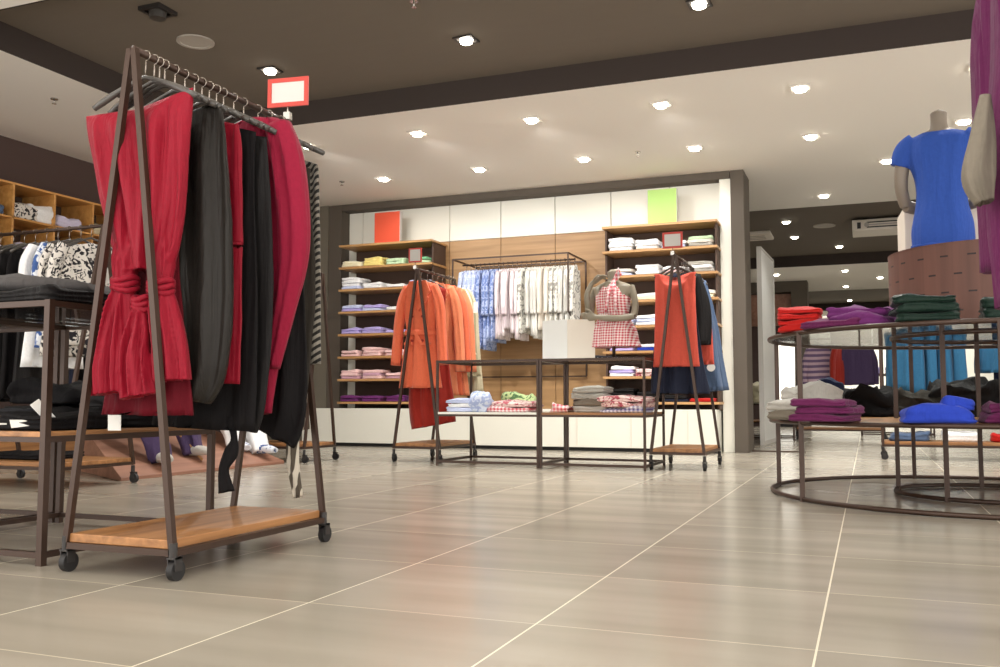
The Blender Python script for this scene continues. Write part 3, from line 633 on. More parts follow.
# ------------------------------------------------------------------ left wall cubes
e = empty('cube_shelf', (-7.2,6.9,0), 'wooden cube shelf high on the dark left wall', 'shelf')
ys = [5.07,5.53,5.97,6.42,6.88,7.33,7.78,8.23]
Xf, Xb = .2, -.21
for zz in (1.86,2.165,2.47): MB().box((Xb,ys[0]-6.9,zz-.009),(Xf,ys[-1]-6.9,zz+.009)).build('shelf_board', 'cube_wood', e, bevel=.002)
for y in ys: MB().box((Xb,y-6.9-.011,1.869),(Xf,y-6.9+.011,2.461)).build('divider', 'cube_wood', e, bevel=.002)
box((Xb-.005,ys[0]-6.9,1.86),(Xb+.003,ys[-1]-6.9,2.47)).build('back_panel', 'shelf_back', e)
cube_items = [(5.75,2.175,'denim2','blue folded jeans in the upper cube at the left edge',.09),(6.12,2.175,'floral','black and white print garment crumpled in the second upper cube',.13),(6.3,2.175,'white','white crumpled garment in the second upper cube, right side',.16),(6.62,2.175,'lavender','pale lilac folded top in the third upper cube',.1),(7.05,2.175,'beige','beige folded top in the fourth upper cube',.11),(7.5,2.175,'white','white folded top in the fifth upper cube',.1),(5.75,1.87,'navy','navy folded top in the lower cube at the left edge',.08),(6.15,1.87,'lavender','pale folded top in the second lower cube',.08),(6.65,1.87,'denim','dark folded jeans in the third lower cube',.1)]
for y, z, mt, lb, h in cube_items: folded((-7.16,y,z), .3,.3,h, mt, lb, mess=.02, layers=3)
e = empty('wall_plinth', (-7.2,6.6,0), 'long low wooden plinth along the foot of the left wall', 'plinth')
MB().box((-.2,-1.9,.05),(.2,1.0-.0,.25)).build('body', 'board_wood', e, bevel=.004); box((-.18,-1.88,0),(.17,.98,.05)).build('kick_base', 'rubber', e)
e = empty('wall_rail', (-7.1,6.6,1.7), 'bronze hanging rail under the cube shelf on the left wall', 'clothes rail')
MB().tube([(0,-1.7,0),(0,1.3,0)],.012).build('rail', 'steel', e)
for y in (-1.6,1.2): MB().bar((-.32,y,0),(0,y,0),.02).build('bracket', 'steel', e)
for i, (y, mt, nm) in enumerate([(5.1,'slate','slate grey'),(5.3,'greymid','mid grey'),(5.5,'denim','dark blue'),(5.68,'slate','slate grey'),(5.85,'grey','light grey'),(6.05,'black','black'),(6.3,'slate','charcoal'),(6.6,'denim','dark blue'),(6.9,'black','black')]):
    hangX(-7.1, y, 1.7, [(-.1,.15,.02),(-.3,.17,.035),(-.7,.17,.04),(-1.05,.18,.045)], mt, f'{nm} garment on the left wall rail, {["first","second","third","fourth","fifth","sixth","seventh","eighth","ninth"][i]} from the left', 'garment', rz=R(8), seed=i+30, w=.16, hg=f'{nm} wall rail garment {["nearest the left edge","second along","third along","fourth along","fifth along","sixth along","seventh along","eighth along","farthest along"][i]}')

# ------------------------------------------------------------------ low ramp with display legs
m = MB()
y0, y1 = 4.95, 6.85
m.add([(-5.7,y0+.6,0),(-4.72,y0,0),(-4.72,y1,0),(-5.7,y1,0),(-5.7,y0+.6,.36),(-4.72,y0,.025),(-4.72,y1,.025),(-5.7,y1,.36)], [(3,2,1,0),(4,5,6,7),(0,1,5,4),(1,2,6,5),(2,3,7,6),(3,0,4,7)])
o = m.build('display_ramp', 'pink_wood', bevel=.004); tag(o, 'low sloping reddish wooden display ramp behind the red dress rack', 'display ramp')
def ramp_z(x): return .025+.335*((-4.72-x)/.98)
def leg_pair(name, pts, mat, shoe, label, k, toe):
    e = empty(name, pts[-1], label, 'display leg', 'dressed display legs on the ramp')
    b = Vector(pts[-1]); q = [Vector(p)-b for p in pts]
    MB().limb(q, [(.1,.1),(.095,.09),(.085,.085),(.075,.075)], seg=28, sub=6, fold=.7, nf=3, seed=k, lump=.012).build('trouser', mat, e)
    t = Vector(toe)
    MB().limb([(-t.x*.06,-t.y*.06,.035),(t.x*.1,t.y*.1,.04),(t.x*.2,t.y*.2,.032)], [(.045,.04),(.052,.038),(.035,.022)], seg=20, sub=4, side=(-t.y,t.x,0)).build('shoe', shoe, e)
for nm, x, y, mat, shoe, lb, k, toe, ln in (('dressed_mannequin_leg',-4.87,5.5,'purplepants','shoe_grey','dusky purple trouser leg with pale shoe, left one on the ramp',1,(.8,-.5),.0),('dressed_mannequin_leg',-4.95,5.95,'purplepants','shoe_grey','dusky purple trouser leg with grey shoe tip, right one on the ramp',2,(.9,-.1),.0),('dressed_mannequin_leg',-4.97,6.55,'white','floral_blue','white trouser leg with blue patterned shoe, left one on the ramp',3,(.8,-.5),0),('dressed_mannequin_leg',-4.88,6.72,'white','floral_blue','white trouser leg with blue patterned shoe, right one on the ramp',4,(.9,-.2),0)):
    z = ramp_z(x)
    leg_pair(nm, [(x-.45,y+.12,z+.5),(x-.28,y+.08,z+.38),(x-.1,y+.03,z+.2),(x,y,z+.012)], mat, shoe, lb, k, toe)
o = MB().tube([(-5.35,5.75,ramp_z(-5.35)+.42),(-4.86,5.95,ramp_z(-4.86)+.01)], [.014,.01], 8).build('walking_stick', 'shelf_wood'); tag(o, 'slim pale wooden stick leaning across the sloping ramp', 'stick')
# rack with striped flared trousers behind the ramp
rack((-5.62,7.22,0), .5, 1.02, 1.7, 'wheeled rack of striped trousers at the end of the ramp', rz=-PI/2)
for i, (x, mt, nm) in enumerate([(-5.5,'dark_wood','brown'),(-5.38,'zebra_up','taupe striped'),(-5.24,'olive_light','light olive'),(-5.1,'zebra_up','taupe striped'),(-4.97,'pink_wood','reddish brown'),(-4.85,'zebra_up','taupe striped')]):
    mt = {'dark_wood':'olive','pink_wood':'rust'}.get(mt, mt)
    hangX(x, 7.22, 1.7, [(-.11,.15,.03),(-.5,.14,.035),(-1.0,.14,.04),(-1.42,.2,.05)], mt, f'{nm} long trousers on the ramp rack, {["first","second","third","fourth","fifth","sixth"][i]} from the left', 'trousers', name='flared_trousers', seed=i+50, w=.15, hg=f'{nm} trousers on the ramp rack, {["left end","second","third","fourth","fifth","right end"][i]}')

# ------------------------------------------------------------------ wall shelving units
def shelf_unit(x0, x1, label, nm):
    e = empty('wall_shelving', ((x0+x1)/2, 9.95, .45), label, 'shelving'); a = (x1-x0)/2
    zs = [2.44-.273*k for k in range(8)]
    for k, z in enumerate(zs):
        MB().box((-a,-.2,z-.45-.026),(a,.235,z-.45)).build('shelf', 'shelf_wood', e, bevel=.003)
    box((-a+.02,.19,.0),(a-.02,.235,1.96)).build('back_panel', 'shelf_back', e)
    box((a-.035,-.12,.0),(a-.015,.19,1.96)).build('side_panel', 'shelf_back', e)
    if x0 > -3: box((-a+.015,-.12,.0),(-a+.035,.19,1.96)).build('side_panel', 'shelf_back', e)
    return zs
zsL = shelf_unit(-5.98,-4.72, 'dark backed wooden shelves of folded clothes behind the orange coat rack', 'L')
zsR = shelf_unit(-2.66,-1.42, 'dark backed wooden shelves of folded clothes behind the denim rack', 'R')
ORD = ['top','second','third','fourth','fifth','sixth','seventh','lowest']
def pile(x, y, z, cols, w, d, h, where, cat='folded garment', mess=.006, grp=None):
    n = len(cols)
    for k, (mt, cn) in enumerate(cols):
        pos = 'single' if n == 1 else ('bottom' if k == 0 else ('top' if k == n-1 else ('middle' if n == 3 else f'{["","second","third","fourth"][k]} up')))
        lb = f'{cn} folded shirt, {pos} of {where}' if n > 1 else f'{cn} folded shirt lying alone, {where}'
        folded((x+rnd.uniform(-.008,.008), y+rnd.uniform(-.008,.008), z+k*h*1.06), w*rnd.uniform(.94,1.04), d, h, mt, lb, cat, 'folded_shirt', 2, None, mess, rnd.uniform(-.06,.06), grp)
def shelf_row(zs, xs_, rows, unit, grp):
    sl = ['left end', 'centre left', 'centre right', 'right end']
    for k, row in enumerate(rows):
        for j, cols in enumerate(row):
            if not cols: continue
            pile(xs_[j], 9.9, zs[k+1]+.001, cols, .27, .3, .034, f'{sl[j]} pile, {ORD[k+1]} shelf, {unit}', grp=grp, mess=.009)
W_, CR, YE, PG, GR = ('white','white'),('cream','cream'),('yellow','yellow'),('palegreen','pale green'),('green','green')
LI, PB, PK, MA, PU = ('lilac','lilac'),('paleblue','pale blue'),('pink','pale pink'),('mauve','mauve'),('purple','purple')
OW, GK, BK, NV = ('offwhite','off-white'),('greyknit','grey'),('black','black'),('paleblue','pale blue')
rowsL = [[[CR,CR],[YE,YE,YE],[PG,PG],[PG,GR]], [[PB,W_,W_,W_],[W_,W_],[W_],[W_,PB]], [[LI,PB],[PB,LI],[W_],[PB]], [[LI,LI],[LI,LI],[LI],[LI,LI]], [[PK,PK],[PK,PK,PK],[PK,PK],[PK]], [[MA,PK,PK],[PK,MA,PK],[MA,PK],[PK,PK]], [[PU,PU],[PU,PU],[PU,PU],[PU]]]
shelf_row(zsL, [-5.82,-5.52,-5.2,-4.9], rowsL, 'left wall unit', 'folded shirts on the left wall unit')
rowsR = [[[W_,W_,W_,W_],[OW,W_,W_],[PB,W_],[GK,OW,PG]], [[NV,OW],[W_,W_,W_],[PK,W_],[GK,W_,GK]], [[W_],[CR,W_],[PB,PB],[CR,OW]], [[W_,PB],[W_,PB,W_],[PB],[PB,OW]], [[LI],[('blue','bright blue'),W_],[PB],[PB,W_]], [[W_,LI,W_],[('floral_red','pink patterned'),PK],[PK,W_],[OW]], [[BK,('black2','soft black'),BK,BK],[BK,BK,BK],[('denim','dark denim'),BK],[('redfold','red')]]]
shelf_row(zsR, [-2.46,-2.17,-1.88,-1.6], rowsR, 'right wall unit', 'folded shirts on the right wall unit')
# coloured cards standing on the unit tops
def card_box(x, w, h, mat, label):
    e = empty('display_card', (x,9.86,2.441), label, 'display card')
    MB().box((-w/2,-.03,0),(w/2,-.024,h)).build('front', mat, e)
    MB().box((-w/2,-.024,0),(w/2+.004,.03,h)).build('body', 'card', e)
    return e
card_box(-5.36, .34,.38, 'card_orange', 'blank orange display card standing on top of the left wall unit')
card_box(-2.01, .31,.38, 'card_green', 'blank lime green display card standing on top of the right wall unit')

# wall mounted rail of shirts between the two units
e = empty('wall_rail', (-3.62,9.85,0), 'bronze wall frame rail of pale shirts between the shelving units', 'clothes rail')
f = MB(); xa, xb, yf, yk = -.70,.66,-.38,.30
f.bar((xa,yf,2.13),(xb,yf,2.13),.016).bar((xa,yk,2.13),(xb,yk,2.13),.016).bar((xa,yf,2.13),(xa,yk,2.13),.016).bar((xb,yf,2.13),(xb,yk,2.13),.016); f.build('top_frame', 'steel', e)
for x in (xa,xb): MB().bar((x,yk,.82),(x,yk,2.13),.016).build('post', 'steel', e)
for x in (xa,xb): MB().bar((x,yf,1.5),(x,yf,2.13),.014).build('front_post', 'steel', e)
MB().bar((xa,yk,.82),(xb,yk,.82),.016).build('lower_bar', 'steel', e)
for x in (xa,xb): MB().bar((x,yf,1.5),(x,yk,1.2),.012).build('brace', 'steel', e)
MB().tube([(xa,-.1,2.1),(xb,-.1,2.1)],.01,10).build('rail', 'steel', e)
S = [('shirt_blue','light blue printed')]*4+[('shirt_mid','mid blue printed')]*4+[('shirt_pink','pale pink striped')]*3+[('shirt_pink','pinkish white striped')]*2+[('shirt_grey','grey shadowed print')]+[('shirt_stripe','white striped')]*3+[('offwhite','off-white')]*2+[('shirt_grey','grey print')]*2+[('shirt_stripe','white striped')]*2+[('shirt_grey','pale grey print')]
nS = len(S)
for i, (mt, nm) in enumerate(S):
    x = -4.27+1.3*i/(nS-1); zb = -.82 - .06*math.sin(i*1.7) - (.12 if 3 < i < 8 else 0)
    n = ['first','second','third','fourth','fifth','sixth','seventh','eighth','ninth','tenth','eleventh','twelfth','thirteenth','fourteenth','fifteenth','sixteenth','seventeenth','eighteenth','nineteenth','twentieth','twenty-first','twenty-second','last but one','last'][i if nS > 24 or i < nS-2 else (22 if i == nS-2 else 23)]
    dz = rnd.uniform(-.02,.02); m = body(MB(), [(-.055,.045,.014),(-.1,.14,.022),(-.35,.19,.028),(-.6,.19,.03),(zb,.2,.032)], fold=.45, nf=5, seed=i*3+1, seg=26, sub=3, drop=.03, lump=.005)
    for s in (-1,1): sleeve(m, s, .175, -.11, .5, .015, .034, i+s, seg=12)
    garment('hanging_shirt', m, mt, (x,9.75,2.1), PI/2+rnd.uniform(-.1,.1), f'{nm} shirt on the wall rail, {n} from the left', 'shirt', 'shirts on the wall rail')
    hanger((x,9.75,2.1), PI/2, f'dark hanger of the {n} shirt from the left on the wall rail', .17, 'hangers on the wall rail', True)

# ------------------------------------------------------------------ tables in front of the back wall
table(-3.39,-2.49,7.13,7.85,.885, 'bronze frame table between the orange coats and the display card', .435, shelf='white_gloss', t=.019)
table(-2.465,-1.615,7.13,7.85,.885, 'bronze frame table carrying the gingham mannequin beside the coral dress rack', .435, shelf='board_wood_x', t=.019)
def tpile(x, y, mats, w, d, h, lb, mess=.01, z=.45):
    for k, (mt, nm) in enumerate(mats):
        pos = '' if len(mats) == 1 else (', bottom' if k == 0 else ', top' if k == len(mats)-1 else f', layer {k+1} up')
        folded((x+rnd.uniform(-.02,.02), y, z+k*h*1.05), w*rnd.uniform(.92,1.03), d, h, mt, f'{nm} {lb}{pos}', mess=mess, layers=2, rz=rnd.uniform(-.12,.12))
tpile(-3.22,7.42,[('paleblue','pale blue'),('white','white'),('paleblue','light blue')],.32,.34,.035,'folded shirt in the left shelf end pile by the coats')
folded((-3.05,7.3,.451),.16,.3,.14,'shirt_blue','blue printed garment slumped against the pale blue pile',mess=.03,layers=3,rz=.3)
tpile(-2.79,7.36,[('gingham_pink','pink checked'),('floral_red','red patterned')],.46,.34,.04,'folded shirt beside the table middle post',mess=.016)
folded((-2.85,7.68,.451),.3,.2,.15,'floral_green','green patterned garment heaped behind the pink checked shirts',mess=.03,layers=3)
folded((-2.34,7.36,.451),.14,.3,.06,'gingham_pink','pink checked garment just right of the middle table posts',mess=.03,layers=2)
tpile(-2.1,7.42,[('greyknit','pale grey'),('grey','taupe grey'),('greyknit','light grey'),('greyknit','soft grey')],.3,.32,.05,'folded jumper in the tall grey stack',mess=.012)
tpile(-1.82,7.4,[('gingham_blue','blue and white checked'),('floral_red','pink patterned'),('floral_red','rose patterned')],.4,.36,.04,'folded shirt at the right shelf end',mess=.018)
# folded blank card standing on the table
e = empty('display_card', (-2.3,7.33,.886), 'blank folded white and beige card standing on the table', 'display card')
t = .008
for (dx, dy, mt) in ((-.235,.06,'card_light'),(.215,.075,'card_beige')):
    MB().bar((0,0,.165),(dx,dy,.165),t,.33).build('card_face', mt, e)

# ------------------------------------------------------------------ rack of orange coats
rack((-3.72,7.4,0), .45, .78, 1.72, 'wheeled rack of orange coats in front of the left wall unit')
sign((-3.755,7.42,1.735), .13, .13, 0, 'small red framed blank sign above the orange coat rack', .05)
def coat(x, y, z, mat, label, seed, belt=True, rz=0, wide=1, K=1.28):
    w = wide
    m = body(MB(), [(-.085,.07,.03),(-.13,.155*w,.04),(-.28*K,.165*w,.055),(-.44*K,.145*w,.05),(-.6*K,.175*w,.055),(-.83*K,.215*w,.06)], fold=.38, nf=7, seed=seed, seg=44, sub=6, drop=.03)
    o = garment('orange_coat', m, mat, (x,y,z), rz, label, 'coat')
    for s in (-1,1):
        q = MB(); q.limb([(s*.13*w,0,-.14),(s*.185*w,-.01,-.3),(s*.215*w,-.02,-.55),(s*.235*w,-.03,-.67*K)], [(.035,.05),(.047,.05),(.045,.045),(.047,.04)], seg=22, sub=5, fold=.3, nf=4, seed=seed+s, lump=.004); q.build('sleeve', mat, o)
        L_ = [(s*.012,-.37),(s*.02,-.1),(s*.08,-.1),(s*.125,-.2),(s*.095,-.235),(s*.11,-.255)]
        MB().add([(a,-.074,c) for a, c in L_]+[(a,-.052,c) for a, c in L_], [(0,1,2,3,4,5),(11,10,9,8,7,6)]+[(k,(k+1)%6,6+(k+1)%6,6+k) for k in range(6)]).build('lapel', mat, o)
    if belt:
        MB().limb([(0,0,-.425*K),(0,0,-.44*K),(0,0,-.46*K)], [(.158*w,.072),(.16*w,.076),(.158*w,.072)], seg=36, sub=2).build('belt', mat, o)
        MB().bar((-.02,-.08,-.44*K),(.05,-.078,-.53*K),.004,.03).build('belt_tail', mat, o)
        for s in (-1,1):
            MB().box((s*.09-.04,-.078,-.52*K-.012),(s*.09+.04,-.05,-.52*K+.012)).build('pocket_flap', mat, o)
            for zz in (-.33*K,-.5*K): MB().disc((s*.05,-.066,zz),.011,.012,12,rot=Matrix.Rotation(PI/2,3,'X')).build('button', 'rust', o)
    return o
o = coat(-3.74,7.51,1.72,'orange','orange belted trench coat at the front of the coat rack',1)
hanger((-3.74,7.51,1.72), 0, 'hanger of the orange belted trench coat', .16)
for i, (y, mt, dx, lb) in enumerate([(7.6,'rust',.02,'long rust red dress showing below the trench coat'),(7.71,'orange2',.04,'light orange coat behind the trench coat'),(7.82,'orange',.05,'third orange coat with loose sleeve'),(7.92,'orange2',.06,'rearmost light orange jacket on the coat rack')]):
    if mt == 'rust':
        m = body(MB(), [(-.11,.16,.03),(-.4,.15,.04),(-.8,.18,.05),(-1.2,.22,.06,.02),(-1.4,.21,.06,.05)], fold=.6, nf=8, seed=5, seg=44)
        garment('long_dress', m, mt, (-3.7,y,1.72), R(8), lb, 'dress')
    else: coat(-3.72+dx,y,1.72,mt,lb,i+4,belt=False,rz=R(12), K=1.36)
    hanger((-3.72,y,1.72), R(8), 'hanger of the '+lb, .16)
for i, (y, mt, lb) in enumerate([(8.0,'cream','cream blouse at the rear of the coat rack'),(8.06,'olive_light','light olive dress at the rear of the coat rack'),(8.13,'beige','long beige dress at the far end of the coat rack')]):
    m = body(MB(), [(-.1,.17,.02),(-.3,.2,.03,.04),(-.7,.2,.035,.06),(-(.8+.16*i),.21,.035,.08)], fold=.5, nf=6, seed=i+70, seg=32)
    garment('hanging_dress', m, mt, (-3.7,y,1.72), R(20), lb, 'dress'); hanger((-3.7,y,1.72), R(20), 'hanger of the '+lb, .16)
paper_tag((-3.42,8.02,1.42),.04,.1,0,R(10),'small white price tag on the beige dresses beside the coats')['group'] = 'garment tags'

# ------------------------------------------------------------------ rack of coral dress and denim
rack((-1.4,7.32,0), .42, .78, 1.7, 'wheeled rack with coral dress and denim before the right wall unit')
sign((-1.42,7.34,1.715), .16, .13, 0, 'red framed blank sign above the coral dress rack', .045)
m = body(MB(), [(-.14,.17,.03),(-.22,.165,.045),(-.4,.165,.05),(-.7,.175,.05),(-.885,.19,.05)], fold=.18, nf=6, seed=3, seg=48, sub=6, drop=-.01, scoop=.09)
garment('coral_dress', m, 'coral', (-1.42,7.42,1.7), R(-4), 'sleeveless coral red dress at the front of the denim rack', 'dress'); hanger((-1.42,7.42,1.7), R(-4), 'hanger of the sleeveless coral dress', .17)
m = body(MB(), [(-.12,.14,.03),(-.4,.15,.04),(-.8,.2,.05),(-.98,.225,.06),(-1.1,.24,.07)], fold=.7, nf=7, seed=9, seg=48)
garment('denim_dress', m, 'denim', (-1.42,7.52,1.7), R(2), 'dark denim dress with flared hem below the coral dress', 'dress'); hanger((-1.42,7.52,1.7), 0, 'hanger of the dark denim dress', .15)
for i, (y, mt, prof, lb, rz) in enumerate([
   (7.62,'black',[(-.1,.16,.02),(-.4,.17,.03,.06),(-.7,.16,.035,.07)],'short black denim jacket beside the coral dress',R(20)),
   (7.7,'coral',[(-.1,.14,.02),(-.5,.16,.03,.05),(-.86,.18,.035,.06)],'coral red top tucked behind the black denim jacket',R(12)),
   (7.8,'denim2',[(-.1,.14,.03),(-.5,.16,.04,.06),(-.8,.18,.045,.08),(-1.08,.2,.05,.1)],'mid blue denim dress with white round tag, nearer one',R(15)),
   (7.98,'denim2',[(-.1,.14,.03),(-.5,.16,.04,.07),(-.8,.18,.045,.1),(-1.08,.2,.05,.12)],'mid blue denim dress at the far end of the denim rack',R(18))]):
    m = body(MB(), prof, fold=.5, nf=6, seed=i+80, seg=36); dg = garment('denim_garment' if 'denim' in lb else 'blouse', m, mt, (-1.4,y,1.7), rz, lb, 'dress' if 'dress' in lb else 'top'); hanger((-1.4,y,1.7), rz, 'hanger of the '+lb, .15)
    if mt == 'denim2': MB().disc((.19,-.048,-.88),.034,.006,20,rot=Matrix.Rotation(PI/2,3,'X')).build('round_tag', 'label_white', dg, label='round white tag')

# ------------------------------------------------------------------ mannequins
def hand(m, wrist, dirv, curl, side, s=1):
    """palm, four fingers and a thumb"""
    w = Vector(wrist); d = Vector(dirv).normalized(); c = Vector(curl).normalized(); sd = Vector(side).normalized()
    m.limb([w, w+d*.045*s, w+d*.085*s], [(.026*s,.015*s),(.036*s,.014*s),(.036*s,.012*s)], seg=16, sub=3, side=sd)
    for k, ln in enumerate((.062,.072,.068,.052)):
        b = w+d*.08*s+sd*(.028-.0185*k)*s
        m.tube([b, b+d*ln*.4*s+c*.004, b+d*ln*.75*s+c*.018*s, b+d*ln*.95*s+c*.036*s], [.0085*s,.008*s,.0072*s,.006*s], 8)
    b = w+d*.03*s+sd*.03*s
    m.tube([b, b+sd*.022*s+d*.02*s, b+sd*.03*s+d*.045*s, b+sd*.028*s+d*.065*s+c*.01*s], [.011*s,.0105*s,.009*s,.007*s], 8)
# gingham mannequin (headless, one hand at neck, other arm across the waist)
GX, GY, GZ = -1.95, 7.5, .886
e = empty('mannequin', (GX,GY,GZ), 'headless grey mannequin torso in red gingham halter dress on the table', 'mannequin', rz=R(-8))
m = MB()
m.limb([(0,0,.12),(0,0,.22),(0,0,.33),(.0,-.005,.42),(0,-.01,.52),(0,0,.60),(0,0,.645)], [(.155,.11),(.165,.115),(.125,.09),(.12,.085),(.15,.1),(.165,.085),(.08,.06)], seg=36, sub=6)
m.limb([(0,0,.61),(0,0,.67),(0,-.005,.735)], [(.055,.05),(.045,.045),(.046,.048)], seg=24, sub=4)
# right side arm (image left) raised to the neck
m.limb([(-.15,0,.6),(-.185,-.01,.52),(-.19,-.03,.42),(-.195,-.05,.345)], [(.036,.036),(.028,.028),(.029,.029),(.027,.027)], seg=20, sub=5)
m.limb([(-.195,-.05,.345),(-.185,-.1,.44),(-.185,-.12,.54),(-.145,-.115,.63)], [(.027,.027),(.028,.028),(.024,.024),(.018,.018)], seg=20, sub=5)
hand(m, (-.145,-.115,.63), (.7,.25,.5), (.3,.3,-.9), (.2,-.9,.3))
# other arm hangs then crosses the waist
m.limb([(.15,0,.6),(.185,-.01,.52),(.2,-.02,.42),(.2,-.06,.345)], [(.036,.036),(.028,.028),(.029,.029),(.028,.028)], seg=20, sub=5)
m.limb([(.2,-.06,.345),(.1,-.125,.33),(.0,-.145,.335),(-.1,-.14,.345)], [(.028,.028),(.028,.028),(.028,.028),(.02,.022)], seg=20, sub=5, side=(0,0,1))
hand(m, (-.1,-.14,.345), (-1,.05,.1), (-.2,.9,0), (0,-.1,1))
b = m.build('body', 'mannequin', e); remesh(b, .0055, 4)
m = MB()
m.limb([(0,0,.645),(0,0,.6),(0,-.008,.53),(0,-.008,.45),(0,0,.385)], [(.055,.055),(.10,.088),(.145,.115),(.142,.108),(.13,.102)], seg=44, sub=6, fold=.15, nf=9)
m.build('halter_top', 'gingham', e)
MB().limb([(0,0,.385),(0,0,.33),(0,0,.24),(0,0,.16),(0,0,.10)], [(.128,.1),(.142,.108),(.195,.14),(.215,.15),(.235,.16)], seg=60, sub=6, fold=.22, nf=11, seed=2).build('skirt', 'gingham', e)
m = MB()
m.tube([(.03,-.05,.655),(.06,-.075,.70),(.075,-.07,.745),(.09,-.06,.70),(.045,-.06,.65)], .012, 8)
m.tube([(.04,-.065,.655),(.055,-.115,.58),(.07,-.135,.5),(.075,-.13,.4)], [.012,.014,.014,.012], 8)
m.tube([(.03,-.065,.65),(.02,-.12,.56),(.0,-.14,.46),(-.02,-.13,.38)], [.012,.014,.014,.012], 8)
m.build('neck_bow', 'gingham_pink', e)
MB().disc((0,0,0),.12,.012,32).tube([(0,0,.01),(0,0,.15)],.014,10).build('stand', 'steel', e)
folded((-2.08,7.74,.886),.2,.16,.035,'slate','small slate folded garment on the glass beside the gingham mannequin',mess=.01)

# ------------------------------------------------------------------ round tables on the right
def ring_table(cx, cy, r, H, label, shelf_z, nlegs, a0, glass=True, band=0):
    e = empty('round_display_table', (cx,cy,0), label, 'display table')
    def ringtube(z, rr, t, nm): MB().tube([(rr*math.cos(a), rr*math.sin(a), z) for a in [2*PI*k/96 for k in range(96)]], t, 8, True).build(nm, 'steel', e)
    ringtube(H-.012, r, .013, 'top_ring'); ringtube(.014, r, .013, 'base_ring')
    if band: ringtube(H-band, r, .011, 'lower_top_ring')
    for a in nlegs:
        x, y = r*math.cos(a), r*math.sin(a)
        MB().box((x-.013,y-.013,.0),(x+.013,y+.013,H-.01)).build('leg', 'steel', e)
    if band:
        for k in range(12):
            a = PI/6*k+.2; MB().tube([(r*math.cos(a),r*math.sin(a),H-band),(r*math.cos(a),r*math.sin(a),H-.012)],.007,8).build('spacer', 'steel', e)
    MB().disc((0,0,H-.012),r-.01,.01,96).build('glass_top', 'glass', e)
    if shelf_z:
        MB().disc((0,0,shelf_z-.016),r-.0,.02,96).build('lower_shelf', 'board_wood', e)
        ringtube(shelf_z-.008, r, .012, 'shelf_ring')
    return e
RX, RY = .64, 6.02
ring_table(RX, RY, 1.2, .93, 'large round bronze frame table of folded clothes on the right', .435, [R(q) for q in (-145,170,107,55,5,-48,-93)], 0)
ring_table(.68, 6.06, .54, .985, 'smaller round bronze frame table nested inside the large one', 0, [R(q) for q in (165,237,309,21,93)], 0, band=.07)
# brown drum with slots
e = empty('display_drum', (.68,6.06,.986), 'brown cylindrical wooden drum with rows of slots on the round table', 'display drum')
MB().disc((0,0,0),.545,.42,96).build('body', 'slotted', e)
MB().ringplate((0,0),.50,.547,.42,.425,96).build('rim', 'slotted', e)
o = MB().box((-.24,-.2,0),(.2,.2,.32)).build('display_block', 'card_beige', None, (.46,6.32,1.407), R(4), bevel=.006); tag(o, 'pale grey block standing on the drum behind the blue T-shirt mannequin', 'display block')
# blue T-shirt mannequin, seen from behind
e = empty('mannequin', (.425,5.86,1.407), 'headless grey mannequin torso in bright blue T-shirt seen from behind', 'mannequin', rz=R(-10)); e.scale = (1,1,1.17)
m = MB()
m.limb([(0,0,.02),(0,0,.1),(0,0,.24),(0,0,.36),(0,.01,.48),(0,.01,.56),(0,0,.605)], [(.15,.1),(.155,.105),(.125,.085),(.13,.085),(.165,.095),(.17,.075),(.07,.05)], seg=36, sub=6)
m.limb([(0,0,.58),(0,.0,.64),(0,.0,.69)], [(.055,.05),(.045,.045),(.046,.046)], seg=24, sub=4)
for s_ in (-1,1):
    m.limb([(s_*.16,0,.55),(s_*.2,.0,.46),(s_*.215,.015,.34),(s_*.2,.06,.25)], [(.045,.045),(.042,.042),(.037,.037),(.033,.033)], seg=20, sub=5)
    m.limb([(s_*.2,.06,.25),(s_*.14,.12,.24),(s_*.06,.15,.25)], [(.033,.033),(.03,.03),(.022,.022)], seg=20, sub=5, side=(0,0,1))
    hand(m, (s_*.06,.15,.25), (-s_,.1,.0), (0,-.6,-.4), (0,.2,1))
b = m.build('body', 'mannequin_dark', e); remesh(b, .0055, 4)
m = MB()
m.limb([(0,0,.6),(0,.005,.565),(0,.01,.49),(0,.005,.37),(0,0,.25),(0,0,.12),(0,0,.02)], [(.085,.06),(.178,.09),(.182,.108),(.143,.1),(.136,.097),(.165,.117),(.168,.12)], seg=60, sub=7, fold=.06, nf=5, seed=3, lump=.006)
for s_ in (-1,1): m.limb([(s_*.13,0,.555),(s_*.19,0,.51),(s_*.215,.005,.44)], [(.055,.055),(.06,.058),(.055,.055)], seg=26, sub=5, lump=.003)
t_ = m.build('t_shirt', 'tee', e); remesh(t_, .006, 5)
for z_, tl in ((.02,0),): MB().limb([(0,0,.03),(0,0,.018)], [(.171,.122),(.172,.124)], seg=40, sub=2).build('hem', 'tee', e)

def rpile(x, y, z, mats, w, d, h, lb, mess=.012, rz=0, layers=2):
    for k, (mt, nm) in enumerate(mats):
        pos = '' if len(mats) == 1 else (', bottom one' if k == 0 else ', top one' if k == len(mats)-1 else (', middle one' if len(mats) == 3 else f', {["","second","third","fourth"][k]} up'))
        folded((x+rnd.uniform(-.012,.012), y+rnd.uniform(-.01,.01), z+k*h*1.06), w*rnd.uniform(.93,1.03), d, h, mt, f'{nm} {lb}{pos}', mess=mess, layers=layers, rz=rz+rnd.uniform(-.08,.08))
T = .931
rpile(-.34,5.52,T,[('redfold','red'),('redfold','scarlet'),('redfold','orange red'),('redfold','bright red')],.24,.26,.032,'jumper in the stack at the left of the round glass top')
rpile(-.15,5.22,T,[('magenta','magenta')],.34,.16,.03,'garment lying in front of the red jumper stack',mess=.02,rz=-.5)
rpile(.0,5.22,T,[('purple','purple')],.3,.25,.05,'crumpled garment between the red stack and the green stack',mess=.02,rz=-.4)
